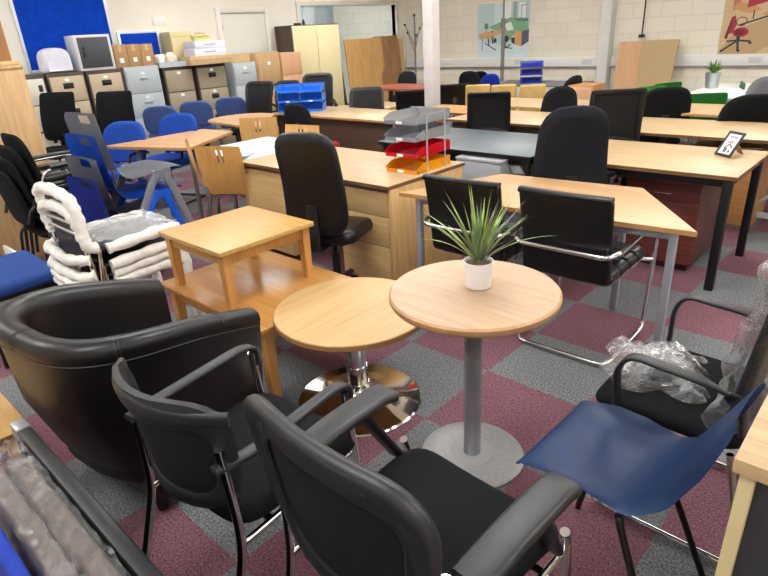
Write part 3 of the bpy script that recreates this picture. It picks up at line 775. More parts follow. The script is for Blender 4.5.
# ---- beech-ply shell chair with three slots
def ply_chair(name, label, loc, rz, group):
    t = thing(name, label, 'wooden chair', loc, rz, group)
    spine = [(.225, .43), (.2, .455), (.08, .452), (-.08, .446), (-.16, .455), (-.2, .5), (-.225, .6), (-.25, .75), (-.27, .86)]
    hole = lambda u, s: .85 < s < .945 and any(abs(u-c) < .035 for c in (-.14, 0, .14))
    obj('seat_shell', MB().shell(spine, [.15, .175, .19, .185, .18, .178, .19, .205, .2], [0, .004, .004, .006, .01, .014, .018, .018, .014], .011, 28, 2, hole=hole, sub=5), M['shell'], t)
    for s in (-1, 1):
        obj('leg', MB().tube(bent([(s*.06, .12, .435), (s*.16, .13, .43), (s*.2, .2, 0)], .04), .0125), M['tubegrey'], t)
        obj('leg', MB().tube(bent([(s*.06, -.12, .43), (s*.16, -.14, .425), (s*.2, -.23, 0)], .04), .0125), M['tubegrey'], t)
    return t

# ---------------------------------------------------------------- furniture
def desk(name, label, x0, x1, y0, y1, top='oak', edge='edge', legs='panel', legmat='oak_z', h=.73, cat='desk', modesty=None, group=None, ends=(1, 1), th=.025):
    t = thing(name, label, cat, ((x0+x1)/2, (y0+y1)/2, 0), 0, group)
    a, b = (x1-x0)/2, (y1-y0)/2
    d_ = obj('desktop', MB().box(-a, a, -b, b, h-th, h, .0025), M[top], t)
    e_ = MB()
    e_.box(-a-.002, a+.002, -b-.002, -b+.001, h-th+.001, h-.002); e_.box(-a-.002, a+.002, b-.001, b+.002, h-th+.001, h-.002)
    e_.box(-a-.002, -a+.001, -b, b, h-th+.001, h-.002); e_.box(a-.001, a+.002, -b, b, h-th+.001, h-.002)
    obj('edge_band', e_, M[edge], d_)
    if legs == 'panel':
        for s, on in zip((-1, 1), ends):
            if on: obj('end_panel', MB().box(*sorted((s*a, s*(a-.025))), -b+.02, b-.02, 0, h-th-.0005, .002), M[legmat], t)
    elif legs == 'square':
        for sx in (-1, 1):
            for sy in (-1, 1):
                cx, cy = sx*(a-.05), sy*(b-.05)
                obj('leg', MB().box(cx-.025, cx+.025, cy-.025, cy+.025, 0, h-th-.0005, .004), M[legmat], t)
        mb = MB()
        for sy in (-1, 1): mb.box(-a+.08, a-.08, sy*(b-.05)-.015, sy*(b-.05)+.015, h-th-.05, h-th-.001, .003)
        for sx in (-1, 1): mb.box(sx*(a-.05)-.015, sx*(a-.05)+.015, -b+.08, b-.08, h-th-.05, h-th-.001, .003)
        obj('frame', mb, M[legmat], t)
    elif legs == 'cant':
        for sx in (-1, 1):
            cx = sx*(a-.09)
            mb = MB().box(cx-.03, cx+.03, -b+.05, b-.05, 0, .04, .008).box(cx-.025, cx+.025, .02, .12, .04, h-th-.04, .004).box(cx-.02, cx+.02, -b+.1, b-.1, h-th-.045, h-th-.001, .004)
            obj('leg', mb, M[legmat], t)
    if modesty:
        obj('modesty_panel', MB().box(-a+.03, a-.03, *( (-b+.1, -b+.118) if modesty[1] == 'front' else (b-.118, b-.1)), .3 if len(modesty) < 3 else modesty[2], h-th-.001, .002), M[modesty[0]], t)
    return t
def drawer_front(t, name, x0, x1, y, z0, z1, mat, handle=None, key=False, face=-1):
    """drawer front on the -y side of a local box"""
    f = obj(name, MB().box(x0+.002, x1-.002, y-.018, y, z0+.002, z1-.002, .002), M[mat], t)
    if handle == 'bow':
        c = (x0+x1)/2; z = z1-.06
        obj('handle', MB().tube(bent([(c-.06, y-.016, z), (c-.05, y-.04, z), (c+.05, y-.04, z), (c+.06, y-.016, z)], .02), .005), M['chrome'], f)
    if key: obj('lock', MB().lathe([(.007, 0), (.007, .004)], 10, Matrix.Translation((x0+.03, y-.018, z1-.03)) @ Matrix.Rotation(PI/2, 4, 'X')), M['steel'], f)
    return f
def pedestal(name, label, loc, rz, w, d, h, mat, side, fronts, handle, cat='drawer pedestal', top=True, key=False):
    t = thing(name, label, cat, loc, rz)
    obj('carcass', MB().box(-w/2, w/2, -d/2+.02, d/2, .05, h-.022, .002).box(-w/2+.03, w/2-.03, -d/2+.05, d/2-.03, 0, .05), M[side], t)
    if top: obj('top', MB().box(-w/2-.003, w/2+.003, -d/2, d/2+.003, h-.022, h, .003), M[mat], t)
    z = .055
    for k, fh in enumerate(fronts):
        drawer_front(t, 'drawer', -w/2, w/2, -d/2+.018, z, z+fh, mat, handle, key and k == len(fronts)-1); z += fh
    return t

# filing cabinets face +x
def filing(label, y0, y1, h, body, draw, handle, xf=-8.3, n=4, depth=.62, strip=True):
    t = thing('filing_cabinet', label, 'filing cabinet', (xf, (y0+y1)/2, 0)); w = (y1-y0)/2
    obj('carcass', MB().box(-depth, -.004, -w, w, .0, h, .004), M[body], t)
    m = .022 if strip else .012; dh = (h-.07)/n
    for k in range(n):
        z = .03+k*dh
        f = obj('drawer', MB().box(-.012, .012, -w+m, w-m, z+.006, z+dh-.006, .004), M[draw], t)
        zc = z+dh*.62
        if handle == 'recess':
            obj('handle', MB().box(.008, .0135, -.065, .065, zc-.035, zc+.035, .003).box(.0135, .028, -.06, .06, zc-.01, zc+.012, .004), M['darkgap'], f)
        elif handle == 'bar':
            obj('handle', MB().box(.008, .016, -.06, .06, zc-.02, zc+.02, .003).box(.016, .026, -.05, .05, zc+.0, zc+.012, .003), M['brushed'], f)
        elif handle == 'edge':
            obj('handle', MB().box(.008, .015, w-.1, w-.05, zc-.04, zc+.04, .003), M['darkgap'], f)
        if handle != 'edge': obj('card_label', MB().box(.011, .0145, -.03, .025, zc+.055, zc+.09), M['label'], f)
    return t
def crate(name, label, cat, c, s, mat, rz=0, parts=None, bev=.004):
    t = thing(name, label, cat, c, rz)
    obj('body', MB().box(-s[0]/2, s[0]/2, -s[1]/2, s[1]/2, 0, s[2], bev), M[mat], t)
    return t
def letter_tray(name, label, loc, rz, mat, group=None, w=.25, d=.33, h=.065, card=True):
    """open-fronted tray; its low front lip faces -y"""
    t = thing(name, label, 'letter tray', loc, rz, group)
    mb = MB().box(-w/2, w/2, -d/2, d/2, 0, .003)
    for s in (-1, 1):
        x = s*w/2
        mb.add([(x-.0015, -d/2+.05, 0), (x+.0015, -d/2+.05, 0), (x+.0015, d/2, 0), (x-.0015, d/2, 0), (x-.0015+s*.004, -d/2-.012, h*.5), (x+.0015+s*.004, -d/2-.012, h*.5), (x+.0015+s*.006, d/2, h), (x-.0015+s*.006, d/2, h), (x-.0015+s*.005, -d/2+.06, h), (x+.0015+s*.005, -d/2+.06, h)],
               [(0, 3, 2, 1), (0, 1, 5, 4), (4, 5, 9, 8), (8, 9, 6, 7), (3, 7, 6, 2), (0, 4, 8, 7, 3), (1, 2, 6, 9, 5)])
    mb.box(-w/2-.006, w/2+.006, d/2-.003, d/2, 0, h)
    mb.box(-w/2, w/2, -d/2-.004, -d/2, 0, .024)
    obj('tray_body', mb, mat, t, smooth=False)
    if card: obj('index_card', MB().box(-.03, .02, -d/2-.0065, -d/2-.0045, .004, .022), M['label'], t)
    return t
# ------------------------------------------------- foreground: tub chair
def tub_chair(loc, rz):
    t = thing('tub_chair', 'black leather tub armchair with rolled rim, left of the mesh visitor chairs', 'armchair', loc, rz)
    W, FR, BK = .335, .33, -.34
    path = bent([(-W*.9, FR, 0), (-W*1.05, BK, 0), (W*1.05, BK, 0), (W*.9, FR, 0)], .31, 14)
    # resample evenly along the U
    P = []
    for i in range(len(path)-1):
        a, b = path[i], path[i+1]; k = max(1, int((b-a).length/.035))
        for j in range(k): P.append(a+(b-a)*j/k)
    P.append(path[-1]); n = len(P)
    def nrm(i):
        tg = (P[min(i+1, n-1)]-P[max(i-1, 0)]).normalized(); return Vector((-tg.y, tg.x, 0))*-1
    def top(i):
        y = P[i].y; q = min(1, max(0, (FR-y)/(FR-BK))); return .645+.135*math.sin(q*PI/2)
    mb = MB(); vs = []; prof_n = 0; rows = []
    for i in range(n):
        h = top(i); N = nrm(i); q = min(1, max(0, (FR-P[i].y)/(FR-BK)))
        pr = [(-.05-.1*q, .07), (-.035-.075*q, .12), (.0-.03*q, .28), (.03, .48), (.04, h-.065), (.043, h-.05), (.047, h-.036), (.042, h-.013), (.024, h), (0, h+.003), (-.026, h-.004), (-.044, h-.028), (-.05, h-.06), (-.05, .38), (-.05, .2)]
        rows.append([P[i]+N*o+Vector((0, 0, z)) for o, z in pr]); prof_n = len(pr)
    for r in rows: vs += r
    fs = [[i*prof_n+k, (i+1)*prof_n+k, (i+1)*prof_n+k+1, i*prof_n+k+1] for i in range(n-1) for k in range(prof_n-1)]
    fs += [list(range(prof_n)), [(n-1)*prof_n+k for k in range(prof_n)][::-1]]
    fs += [[i*prof_n, (i+1)*prof_n, (i+1)*prof_n+prof_n-1, i*prof_n+prof_n-1] for i in range(n-1)]
    mb.add(vs, fs)
    body = obj('body', mb, M['tubleather'], t, angle=60)
    # seam under the rim and the short paired stitches across it
    st = MB(); st.tube([rows[i][4]+nrm(i)*.0035 for i in range(n)], .0016, 5)
    for f in (.1, .3, .5, .7, .9):
        i = int(f*(n-1))
        for d_ in (0,):
            for off in (0, .012):
                tg = (P[min(i+1, n-1)]-P[max(i-1, 0)]).normalized()*off
                st.tube([rows[i][k]+tg+nrm(i)*(.002 if k < 9 else -.0)+Vector((0, 0, .001)) for k in (5, 6, 7, 8, 9, 10)], .0012, 4)
    obj('stitching', st, M['stitch'], body)
    obj('seat_cushion', MB().pad(rpoly([(-.265, -.22), (.265, -.22), (.265, .33), (-.265, .33)], [.2, .2, .03, .03]), .17, None, 'xy', e=.12, at=.35, crown=.02), M['tubleather'], t)
    obj('base', MB().box(-.27, .27, -.2, .31, .06, .27, .01), M['tubleather'], t)
    for sx in (-1, 1):
        for y in (-.16, .27): obj('foot', MB().lathe([(.02, 0), (.024, .06)], 12, c=(sx*.22, y)), M['black'], t)
    return t
tub_chair((-2.03, .73, 0), 7)

mesh_visitor('mesh_visitor_chair', 'black mesh-backed visitor chair with curved grey top rail, in front of the leather tub chair', (-1.258, .70, 0), 5, 'mesh visitor chairs in front', False, .45, .855)
mesh_visitor('mesh_visitor_chair', 'nearest black mesh-backed chair, with two screw holes in its broad grey top rail', (-.67, .785, 0), -2, 'mesh visitor chairs in front', True, .49, .935, True)

poly_chair('plastic_chair', 'scuffed navy blue moulded plastic chair on black tube legs', (-.415, 1.36, 0), 88, M['navy'], M['blackm'])

# ---- chair in plastic wrapping on the right
def sled_chair(loc, rz):
    t = thing('wrapped_visitor_chair', 'black visitor chair with looped arms and clear plastic over its back', 'visitor chair', loc, rz)
    obj('seat', MB().pad(rpoly([(-.23, -.21), (.23, -.21), (.24, .24), (-.24, .24)], .07), .06, lambda u, v: -.3*max(0, v-.14)**1.5, 'xy', e=.15, at=.44), M['fabric'], t)
    bend = lambda u, v: -.165-.12*(v-.46)+.3*u*u
    b = obj('backrest', MB().pad(backline(.43, .42, .46, .98, .06), .035, bend, e=.08), M['leather'], t)
    fl = MB(); bo = rpoly([(-.25, .47), (.25, .47), (.245, 1.03), (-.245, 1.03)], [.03, .03, .08, .08], 5, 8)
    rr = random.Random(3)
    fl.pad(bo, .11, lambda u, v: bend(u, v)+.012*math.sin(u*37+v*21)+.012*math.sin(v*43-u*19), e=.16, rings=(.2, .4, .6, .75, .86))
    obj('plastic_cover', fl, M['filmlt'], t)
    for s in (-1, 1):
        x = s*.262
        obj('armrest', MB().strap(bent([(x*.92, .15, .41), (x, .155, .6), (x, .12, .66), (x, -.10, .645), (x*.94, -.19, .60), (x*.88, -.2, .5)], .05), .042, .014, up=(0, .8, .6)), M['armdark'], t)
    obj('sled_frame', MB().tube(bent([(-.22, .17, .41), (-.235, .2, .02), (-.235, -.27, .02), (-.22, -.18, .41)], .05), .011).tube(bent([(.22, .17, .41), (.235, .2, .02), (.235, -.27, .02), (.22, -.18, .41)], .05), .011).tube([(-.235, -.25, .02), (.235, -.25, .02)], .011).tube([(-.22, .15, .4), (.22, .15, .4)], .011), M['chrome'], t)
    return t
sled_chair((-.385, 1.85, 0), 90)
# crumpled film bag lying on that seat
mb = MB(); rr = random.Random(11)
for lay in range(2):
    G = []; n_ = 17
    for i in range(n_+1):
        for j in range(n_+1):
            u, v = -1+2*i/n_, -1+2*j/n_; e_ = max(abs(u), abs(v)); hh = .085*(1-e_**2.5)*(1-.25*lay)+.014
            G.append((u*.155*(1-.08*lay)+.02*math.sin(7*v+lay*2), v*.14+.022*math.sin(6*u+lay), hh+rr.uniform(-.012, .012)*(1-.5*e_)-.004))
    mb.add(G, [[i*(n_+1)+j, (i+1)*(n_+1)+j, (i+1)*(n_+1)+j+1, i*(n_+1)+j+1] for i in range(n_) for j in range(n_)])
single('plastic_bag', mb, M['filmlt'], 'crumpled clear plastic bag lying on the wrapped black chair', 'plastic bag', (-.50, 1.83, .474), 15, angle=50)

# ---- cabinet end at the lower right corner
t = thing('oak_cabinet', 'light oak cabinet with dark grey inset panel at the lower right corner of the photo', 'cabinet', (.29, 1.27, 0))
w_, d_, h_ = .78, .62, .9
obj('top', MB().box(-w_/2-.012, w_/2, -d_/2-.012, d_/2, h_-.03, h_, .003), M['oak'], t)
for s in (-1, 1): obj('side_panel', MB().box(*sorted((s*w_/2, s*(w_/2-.024))), -d_/2, d_/2, 0, h_-.0305, .002), plain('pale_ply', (206, 186, 140), .5), t)
obj('inset_panel', MB().box(-w_/2+.024, w_/2-.024, -d_/2+.02, -d_/2+.038, 0, h_-.031), M['slate'], t)

# ---- upright screens at the lower left corner
def screen(name, label, loc, L, h, t_, padmat, frame=None, cat='desk screen', tip=None):
    t = thing(name, label, cat, loc, 0)
    obj('panel', MB().box(-L/2, L/2, -t_/2, t_/2, .02, h, .012 if not frame else .003, seg=3), M[padmat], t)
    if frame:
        mb = MB().box(-L/2-.012, L/2+.012, -t_/2-.006, t_/2+.006, h-.004, h+.016, .007).box(-L/2-.014, -L/2+.01, -t_/2-.006, t_/2+.006, 0, h+.016, .006).box(L/2-.01, L/2+.014, -t_/2-.006, t_/2+.006, 0, h+.016, .006)
        obj('frame', mb, M[frame], t)
        obj('corner_cap', MB().box(-L/2-.016, -L/2+.05, -t_/2-.009, t_/2+.009, h-.03, h+.02, .009), M['steel'], t)
    return t
screen('desk_screen', 'black framed desk screen with metal corner, standing beside the leather tub chair', (-1.12, .262, 0), 1.3, .585, .026, 'fabric', 'black')
screen('desk_screen', 'mink padded screen under cloudy plastic, right behind the black framed screen', (-1.06, .205, 0), 1.16, .585, .05, 'upbrown')
screen('desk_screen', 'second mink padded screen under plastic, next to the blue screen', (-1.06, .148, 0), 1.16, .575, .05, 'upbrown')
screen('desk_screen', 'bright blue screen at the very lower left corner of the photo', (-.95, .083, 0), 1.12, .585, .035, 'bluescreen')
mb = MB(); G = []; rr = random.Random(5); nu, nv = 60, 16
prof = [(.245, .30), (.238, .48), (.236, .585), (.228, .602), (.2, .604), (.178, .594), (.16, .6), (.135, .596), (.116, .586), (.112, .5), (.11, .3)]
pr = catmull([Vector((a, b, 0)) for a, b in prof], 2)
for i in range(nu+1):
    x = -1.655+1.1*i/nu
    for k, p in enumerate(pr):
        cr = .007*math.sin(x*31+k*.9)+.006*math.sin(x*67-k*1.7)+rr.uniform(-.003, .003); near = max(0, 1-(x+1.655)/.3)
        inside = 1 if p.y > .57 else .25
        G.append((x, p.x+cr*.25*inside, p.y+(abs(cr)*.9+near*.02*abs(math.sin(x*40+k)))*inside+.004))
m_ = len(pr)
mb.add(G, [[i*m_+k, (i+1)*m_+k, (i+1)*m_+k+1, i*m_+k+1] for i in range(nu) for k in range(m_-1)])
single('plastic_sheet', mb, M['films'], 'crinkled translucent plastic sheet draped over the two mink screens', 'plastic sheet', (0, 0, 0))
desk('low_table', 'light oak low table corner at the left edge, behind the black framed screen', -2.75, -1.97, -.45, .32, 'honeylt', 'darkedge', 'square', 'honeyleg', .46, 'table')

# ---------------------------------------------------------- round tables
t = thing('round_table', 'taller round pale beech table on a grey column and flat round base', 'table', (-1.06, 1.565, 0))
R_ = .302
top = obj('tabletop', MB().lathe([(R_-.03, .703), (R_-.006, .708), (R_, .716), (R_, .731), (R_-.006, .737), (R_-.02, .738), (.0, .738)], 72), M['beech'], t)
obj('edge_band', MB().lathe([(R_-.028, .7025), (R_-.004, .7075), (R_+.0012, .7155), (R_+.0012, .7305), (R_-.0045, .7368), (R_-.03, .715)], 72), M['beech_edge'], top)
obj('column', MB().cyl((0, 0), .034, .02, .703, 28), M['steel'], t)
obj('column_sleeve', MB().lathe([(.09, .0185), (.088, .0215), (.0, .0215)], 40), plain('sleeve_grey', (196, 196, 198), .4, .5), t)
obj('base', MB().lathe([(.205, 0), (.207, .008), (.2, .0135), (.11, .019), (0, .019)], 64), M['brushed'], t)
t = thing('round_table', 'lower round oak table on a polished chrome trumpet base', 'table', (-1.70, 1.56, 0))
R_ = .345
top = obj('tabletop', MB().lathe([(R_-.004, .457), (R_, .461), (R_, .4805), (R_-.003, .484), (0, .484)], 72), M['oakround'], t)
obj('edge_band', MB().lathe([(R_-.003, .4565), (R_+.0012, .461), (R_+.0012, .4785), (R_-.004, .46)], 72), plain('oak_round_edge', (172, 126, 74), .45), top)
obj('column', MB().cyl((0, 0), .045, .1, .457, 32).cyl((0, 0), .05, .1, .19, 32), M['chrome'], t)
obj('base', MB().lathe([(.29, 0), (.294, .006), (.288, .012), (.22, .02), (.14, .032), (.09, .052), (.064, .078), (.053, .102), (.0, .102)], 72), M['chromebase'], t)

# potted spiky plant
t = thing('potted_plant', 'spiky grass-like houseplant in a white pot on the taller round table', 'plant', (-1.065, 1.6, .7385))
obj('pot', MB().lathe([(.042, 0), (.046, .003), (.0535, .093), (.0535, .098), (.049, .098), (.047, .085), (0, .083)], 40), M['pot'], t)
obj('pebbles', MB().lathe([(.0465, .084), (.0465, .088), (.03, .091), (0, .093)], 24), M['soil'], t)
rr = random.Random(21)
def leaf_blade(mb, a, lean, L, w, curl, z0=.086, mi=0):
    c, s = math.cos(a), math.sin(a); n_ = 9; vs = []
    x = .006; z = z0; ang = lean
    for i in range(n_+1):
        q = i/n_; ww = w*(.55+.9*q if q < .45 else max(.03, (1-q)/.55*.955))*.5
        px, py = x*c, x*s
        vs += [(px-s*ww, py+c*ww, z+.18*ww), (px, py, z-.25*ww), (px+s*ww, py-c*ww, z+.18*ww)]
        x += L/n_*math.sin(ang); z += L/n_*math.cos(ang); ang += curl/n_
    fs = []
    for i in range(n_):
        for k in (0, 1): fs.append([i*3+k, i*3+k+1, i*3+k+4, i*3+k+3])
    mb.add(vs, fs, None, mi)
mb = MB()
for i in range(54):
    a = rr.uniform(0, 2*PI); q = rr.random()
    lean = .06+.72*q; L = rr.uniform(.2, .28)*(1+.14*q)
    leaf_blade(mb, a, lean, L, rr.uniform(.011, .018), rr.uniform(.2, .95)*q+.05, mi=rr.choice((0, 0, 0, 1, 2, 2)) if q > .35 else rr.choice((0, 2, 2)))
obj('leaves', mb, [M['leaf'], M['leafdk'], M['leaflt']], t)
obj('stem', MB().lathe([(.014, .07), (.019, .1), (.012, .135)], 14), M['leaf'], t)

# --------------------------------------------------- stacked coffee tables
def coffee(label, x0, x1, y0, y1, z, h, top, taper, legw, ap, over=.035, rzn=0):
    t = thing('coffee_table', label, 'coffee table', ((x0+x1)/2, (y0+y1)/2, z)); a, b = (x1-x0)/2, (y1-y0)/2
    obj('tabletop', MB().box(-a, a, -b, b, h-.024, h, .004), M[top], t)
    mb = MB(); k = over+.012
    for s in (-1, 1):
        mb.box(-a+k, a-k, *sorted((s*(b-k), s*(b-k-.02))), h-.024-ap, h-.0245, .002); mb.box(*sorted((s*(a-k), s*(a-k-.02))), -b+k, b-k, h-.024-ap, h-.0245, .002)
    obj('apron', mb, M['honeyleg'], t)
    for sx in (-1, 1):
        for sy in (-1, 1):
            cx, cy = sx*(a-over-legw/2), sy*(b-over-legw/2); w = legw/2
            mb = MB(); ox, oy = sx*taper, sy*taper
            vs = [(cx+i*w*.8+ox, cy+j*w*.8+oy, 0) for i, j in ((-1, -1), (1, -1), (1, 1), (-1, 1))]+[(cx+i*w, cy+j*w, h-.0248) for i, j in ((-1, -1), (1, -1), (1, 1), (-1, 1))]
            mb.add(vs, [(3, 2, 1, 0), (4, 5, 6, 7), (0, 1, 5, 4), (1, 2, 6, 5), (2, 3, 7, 6), (3, 0, 4, 7)])
            obj('leg', mb, M['honeyleg'], t)
    return t
coffee('lower honey pine coffee table with another small table standing on it', -2.8, -1.9, 1.21, 1.86, 0, .45, 'honey', .004, .05, .07)
coffee('small square light-topped coffee table standing on top of the honey pine one', -2.72, -2.165, 1.23, 1.78, .4505, .292, 'honeylt', .0, .045, .055, .02)

# ------------------------------------------------- trapezoid table and chairs
t = thing('trapezoid_table', 'beech trapezoid table on silver legs behind the two chrome cantilever chairs', 'table', (-1.45, 2.85, 0))
P4 = [(-2.2, 2.47), (-.635, 2.635), (-1.09, 3.24), (-1.93, 3.16)]
P4 = [(x+1.45, y-2.85) for x, y in P4]
d_ = obj('tabletop', MB().prism(P4, .705, .73, bev=.002), M['trapwood'], t)
obj('edge_band', MB().prism([(x*1.0015, y*1.003) for x, y in P4], .7065, .7285), M['edge'], d_)
legs = [(P4[0][0]+.1, P4[0][1]+.06), (P4[1][0]-.1, P4[1][1]+.035), (P4[2][0]-.06, P4[2][1]-.06), (P4[3][0]+.06, P4[3][1]-.06)]
for x, y in legs: obj('leg', MB().box(x-.017, x+.017, y-.017, y+.017, 0, .7045, .004), M['silverleg'], t)
mb = MB()
for i in range(4):
    a, b = legs[i], legs[(i+1) % 4]
    mb.strap([(a[0], a[1], .682), (b[0], b[1], .682)], .025, .04, up=(0, 0, 1))
obj('frame', mb, M['silverleg'], t)
cantilever('cantilever_chair', 'right black leather chrome-framed cantilever chair, clear of the potted plant', (-1.165, 2.735, 0), 1, 'cantilever chairs at the trapezoid table')
cantilever('cantilever_chair', 'left black leather cantilever chair, half hidden behind the potted plant', (-1.735, 2.71, 0), 3, 'cantilever chairs at the trapezoid table')

# --------------------------------------------------- desk A with pedestals
t = desk('desk', 'oak desk with drawers at both ends carrying the red and amber letter trays', -3.92, -2.345, 2.53, 3.33, 'oak', 'darkedge', 'panel', 'oak_z', .73, 'desk', ('brownpanel', 'back', .2))
for nm, x0, x1, fr in (('pedestal', .31, .76, (.155, .2, .27)), ('pedestal', -.76, -.26, (.62,))):
    c = obj(nm, MB().box(x0, x1, -.36, .3, .04, .7, .002), M['oak_z'], t)
    z = .05
    for k, fh in enumerate(fr[::-1]):
        f = obj('drawer' if len(fr) > 1 else 'door', MB().box(x0+.003, x1-.003, -.378, -.3605, z+.0025, z+fh-.0025, .002), M['oak_front'], c)
        z += fh
    obj('lock', MB().lathe([(.008, 0), (.008, .004)], 10, Matrix.Translation((x0+.04, -.378, .645)) @ Matrix.Rotation(PI/2, 4, 'X')), M['steel'], c)
obj('under_top_rail', MB().box(-.76, .76, -.37, -.35, .68, .7045), M['brownpanel'], t)  # brown strip between the drawer fronts and the desktop
task_chair('executive_chair', 'tall black leather swivel chair with plain back, drawn up to the oak drawer desk', (-2.65, 2.33, 0), 25, 'leather', 'leather', .40, .36, .5, 1.12, .12, .12, .1, .1, .25, None, None, seat_w=.44, yb=-.23, soft=.22)

# letter trays on the desk: front lips face -x? they face the near left
def tray_stack(items, loc, rz, dz, z0, group, strut=None, w=.25, d=.33):
    for k, (nm, m, lab) in enumerate(items):
        letter_tray('letter_tray', lab, (loc[0], loc[1], z0+k*dz), rz, M[m], group, w, d)
    if strut:
        mb = MB(); a = math.radians(rz)
        for sx in (-1, 1):
            for y in (-d*.22, d*.32):
                mb.box(sx*(w/2+.0095)-.002, sx*(w/2+.0095)+.002, y-.006, y+.006, 0, dz*(len(items)-1)+.06)
            mb.box(sx*(w/2+.0095)-.0015, sx*(w/2+.0095)+.0015, -d*.22+.006, d*.32-.006, dz*(len(items)-1)+.05, dz*(len(items)-1)+.058)
        mb.box(-w/2-.008, w/2+.008, d*.32-.003, d*.32+.003, dz*(len(items)-1)+.066, dz*(len(items)-1)+.072)
        for sx in (-1, 1): mb.box(sx*(w/2+.0095)-.002, sx*(w/2+.0095)+.002, d*.32-.005, d*.32+.005, dz*(len(items)-1)+.06, dz*(len(items)-1)+.073)
        single('tray_risers', mb, M[strut[0]], strut[1], 'tray risers', (loc[0], loc[1], z0), rz, smooth=False)
tl = spot(417, 163, .7305)
tray_stack([('t', 'trayamb', 'amber plastic letter tray at the bottom of the stack on the oak drawer desk'), ('t', 'trayred', 'red plastic letter tray directly above the amber one'),
            ('t', 'traygrey', 'clear smoky letter tray above the red one'), ('t', 'traygrey', 'topmost clear smoky letter tray of the stack with a red tray')], (-2.52, 3.04, 0), 2, .104, .7305, 'letter trays on the oak drawer desk',
           ('clear', 'clear plastic risers holding the red and amber letter trays'), .255, .37)

# -------------------------------------------- R desk, pedestal, frame, chair
desk('desk', 'oak desk on black square legs with the small picture frame on it', -1.99, -.74, 3.72, 4.55, 'oak', 'darkedge', 'square', 'blackm', .73, 'desk')
pedestal('drawer_pedestal', 'dark mahogany drawer pedestal under the black-legged desk', (-1.2, 4.25, 0), 0, .47, .6, .61, 'mahog', 'mahog_z', (.25, .17, .115), 'bow')
t = thing('picture_frame', 'small black picture frame propped on the oak desk with black legs', 'picture frame', (-.96, 4.25, .734), -36)
tl = Matrix.Rotation(math.radians(-32), 4, 'X') @ Matrix.Scale(.86, 4)
mbf = MB().ring(rpoly([(-.08, 0), (.08, 0), (.08, .2), (-.08, .2)], .002, 2, 2), rpoly([(-.06, .02), (.06, .02), (.06, .18), (-.06, .18)], .002, 2, 2), .014)
obj('frame', MB().add(mbf.v, mbf.f, tl), M['black'], t)
pmx = MB().box(-.062, .062, -.002, .002, .018, .182, mat=tl)
def ink(pts, mi): pmx.add([tl @ Vector((x, -.0026, z)) for x, z in pts], [list(range(len(pts)))], mi=mi)
for x0 in (-.034, -.016, .004, .02): ink([(x0, .148), (x0+.011, .148), (x0+.011, .164), (x0, .164)], 1)
ink(bar(-.045, .095, .03, .135, .003), 2); ink(bar(-.03, .06, .0, .1, .006), 1); ink(bar(.0, .1, .04, .075, .005), 1); ink(disc(-.01, .05, .016, .02), 1); ink(disc(.03, .045, .01, .012), 1); ink(disc(.0, .115, .03, .01), 2)
obj('picture', pmx, [M['photo'], M['ink'], M['inkred']], t, smooth=False)
obj('easel_strut', MB().strap([(0, .066, .1), (0, .14, .003)], .05, .004, up=(0, 1, .5)), M['brownwood'], t)
p = spot(751, 149.5, .731)
single('pen', MB().tube([(-.075, 0, .005), (.07, 0, .005), (.08, 0, .005)], .0045, 8, scales=[1, 1, .3]), M['blackm'], 'black pen lying behind the small picture frame', 'pen', (p.x, p.y, .731), 20)
task_chair('executive_chair', 'large charcoal high-backed swivel chair behind the beech trapezoid table', (-1.78, 3.66, 0), 38, 'charcoal', 'charcoal', .50, .40, .5, 1.13, .17, .12, .1, .08, .28, None, 'T', seat_w=.52, yb=-.25, soft=.2)

# ------------------------------------------------------- black desk + pedestal
desk('desk', 'slate grey topped desk with black legs behind the letter trays', -3.5, -2.03, 3.68, 4.54, 'blktop', 'blackm', 'square', 'blackm', .73, 'desk', ('blackm', 'back', .25))
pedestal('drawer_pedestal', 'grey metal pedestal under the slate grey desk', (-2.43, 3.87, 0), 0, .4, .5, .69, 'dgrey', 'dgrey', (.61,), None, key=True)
# ------------------------------------------------------ left: stacks of chairs
def place_desk_item(px, py, z): p = spot(px, py, z); return (p.x, p.y, z)
# stacked one-piece school chairs, lowest first
sx_, sy_ = SCH
for k, (m, lab) in enumerate((('royalplastic', 'royal blue school chair at the bottom of the plastic chair stack'),
        ('schoolgrey', 'lower grey school chair of the plastic chair stack, under the bright blue one'), ('schoolblue', 'bright blue school chair second from the top of the plastic chair stack'), ('schoolgrey', 'topmost grey school chair of the plastic chair stack'))):
    c = school_chair('school_chair', lab, (sx_-.0*k, sy_+.03*k, .13*k), M[m], 'stacked school chairs', 3)
# black stacking chairs with arms
def arm_stacker(label, loc, group, rz=0):
    t = thing('stacking_armchair', label, 'stacking chair', loc, rz, group)
    obj('seat', MB().pad(rpoly([(-.22, -.2), (.22, -.2), (.22, .22), (-.22, .22)], .07), .05, None, 'xy', e=.15, at=.44), M['fabric'], t)
    bend = lambda u, v: -.23-.07*((v-.5)/.4)+.35*u*u
    obj('backrest', MB().pad(backline(.44, .4, .5, .9, .12, .1), .035, bend, e=.1), M['fabric'], t)
    for s in (-1, 1):
        x = s*.26
        obj('leg', MB().tube(bent([(x, .24, 0), (x, .21, .64), (x*.98, .12, .665), (x*.97, -.22, .66), (x*.92, -.26, .55)], .05), .0115), M['chrome' if 'topmost' in label else 'blackm'], t)
        obj('leg', MB().tube(bent([(x, -.27, 0), (x*.97, -.2, .42), (x*.92, .1, .42)], .06), .0115), M['blackm'], t)
        obj('armrest', MB().strap([(x, .17, .68), (x*.98, .0, .682), (x*.97, -.18, .677)], .045, .024, up=(0, 0, 1)), M['black'], t)
    return t
ax_, ay_ = ARM
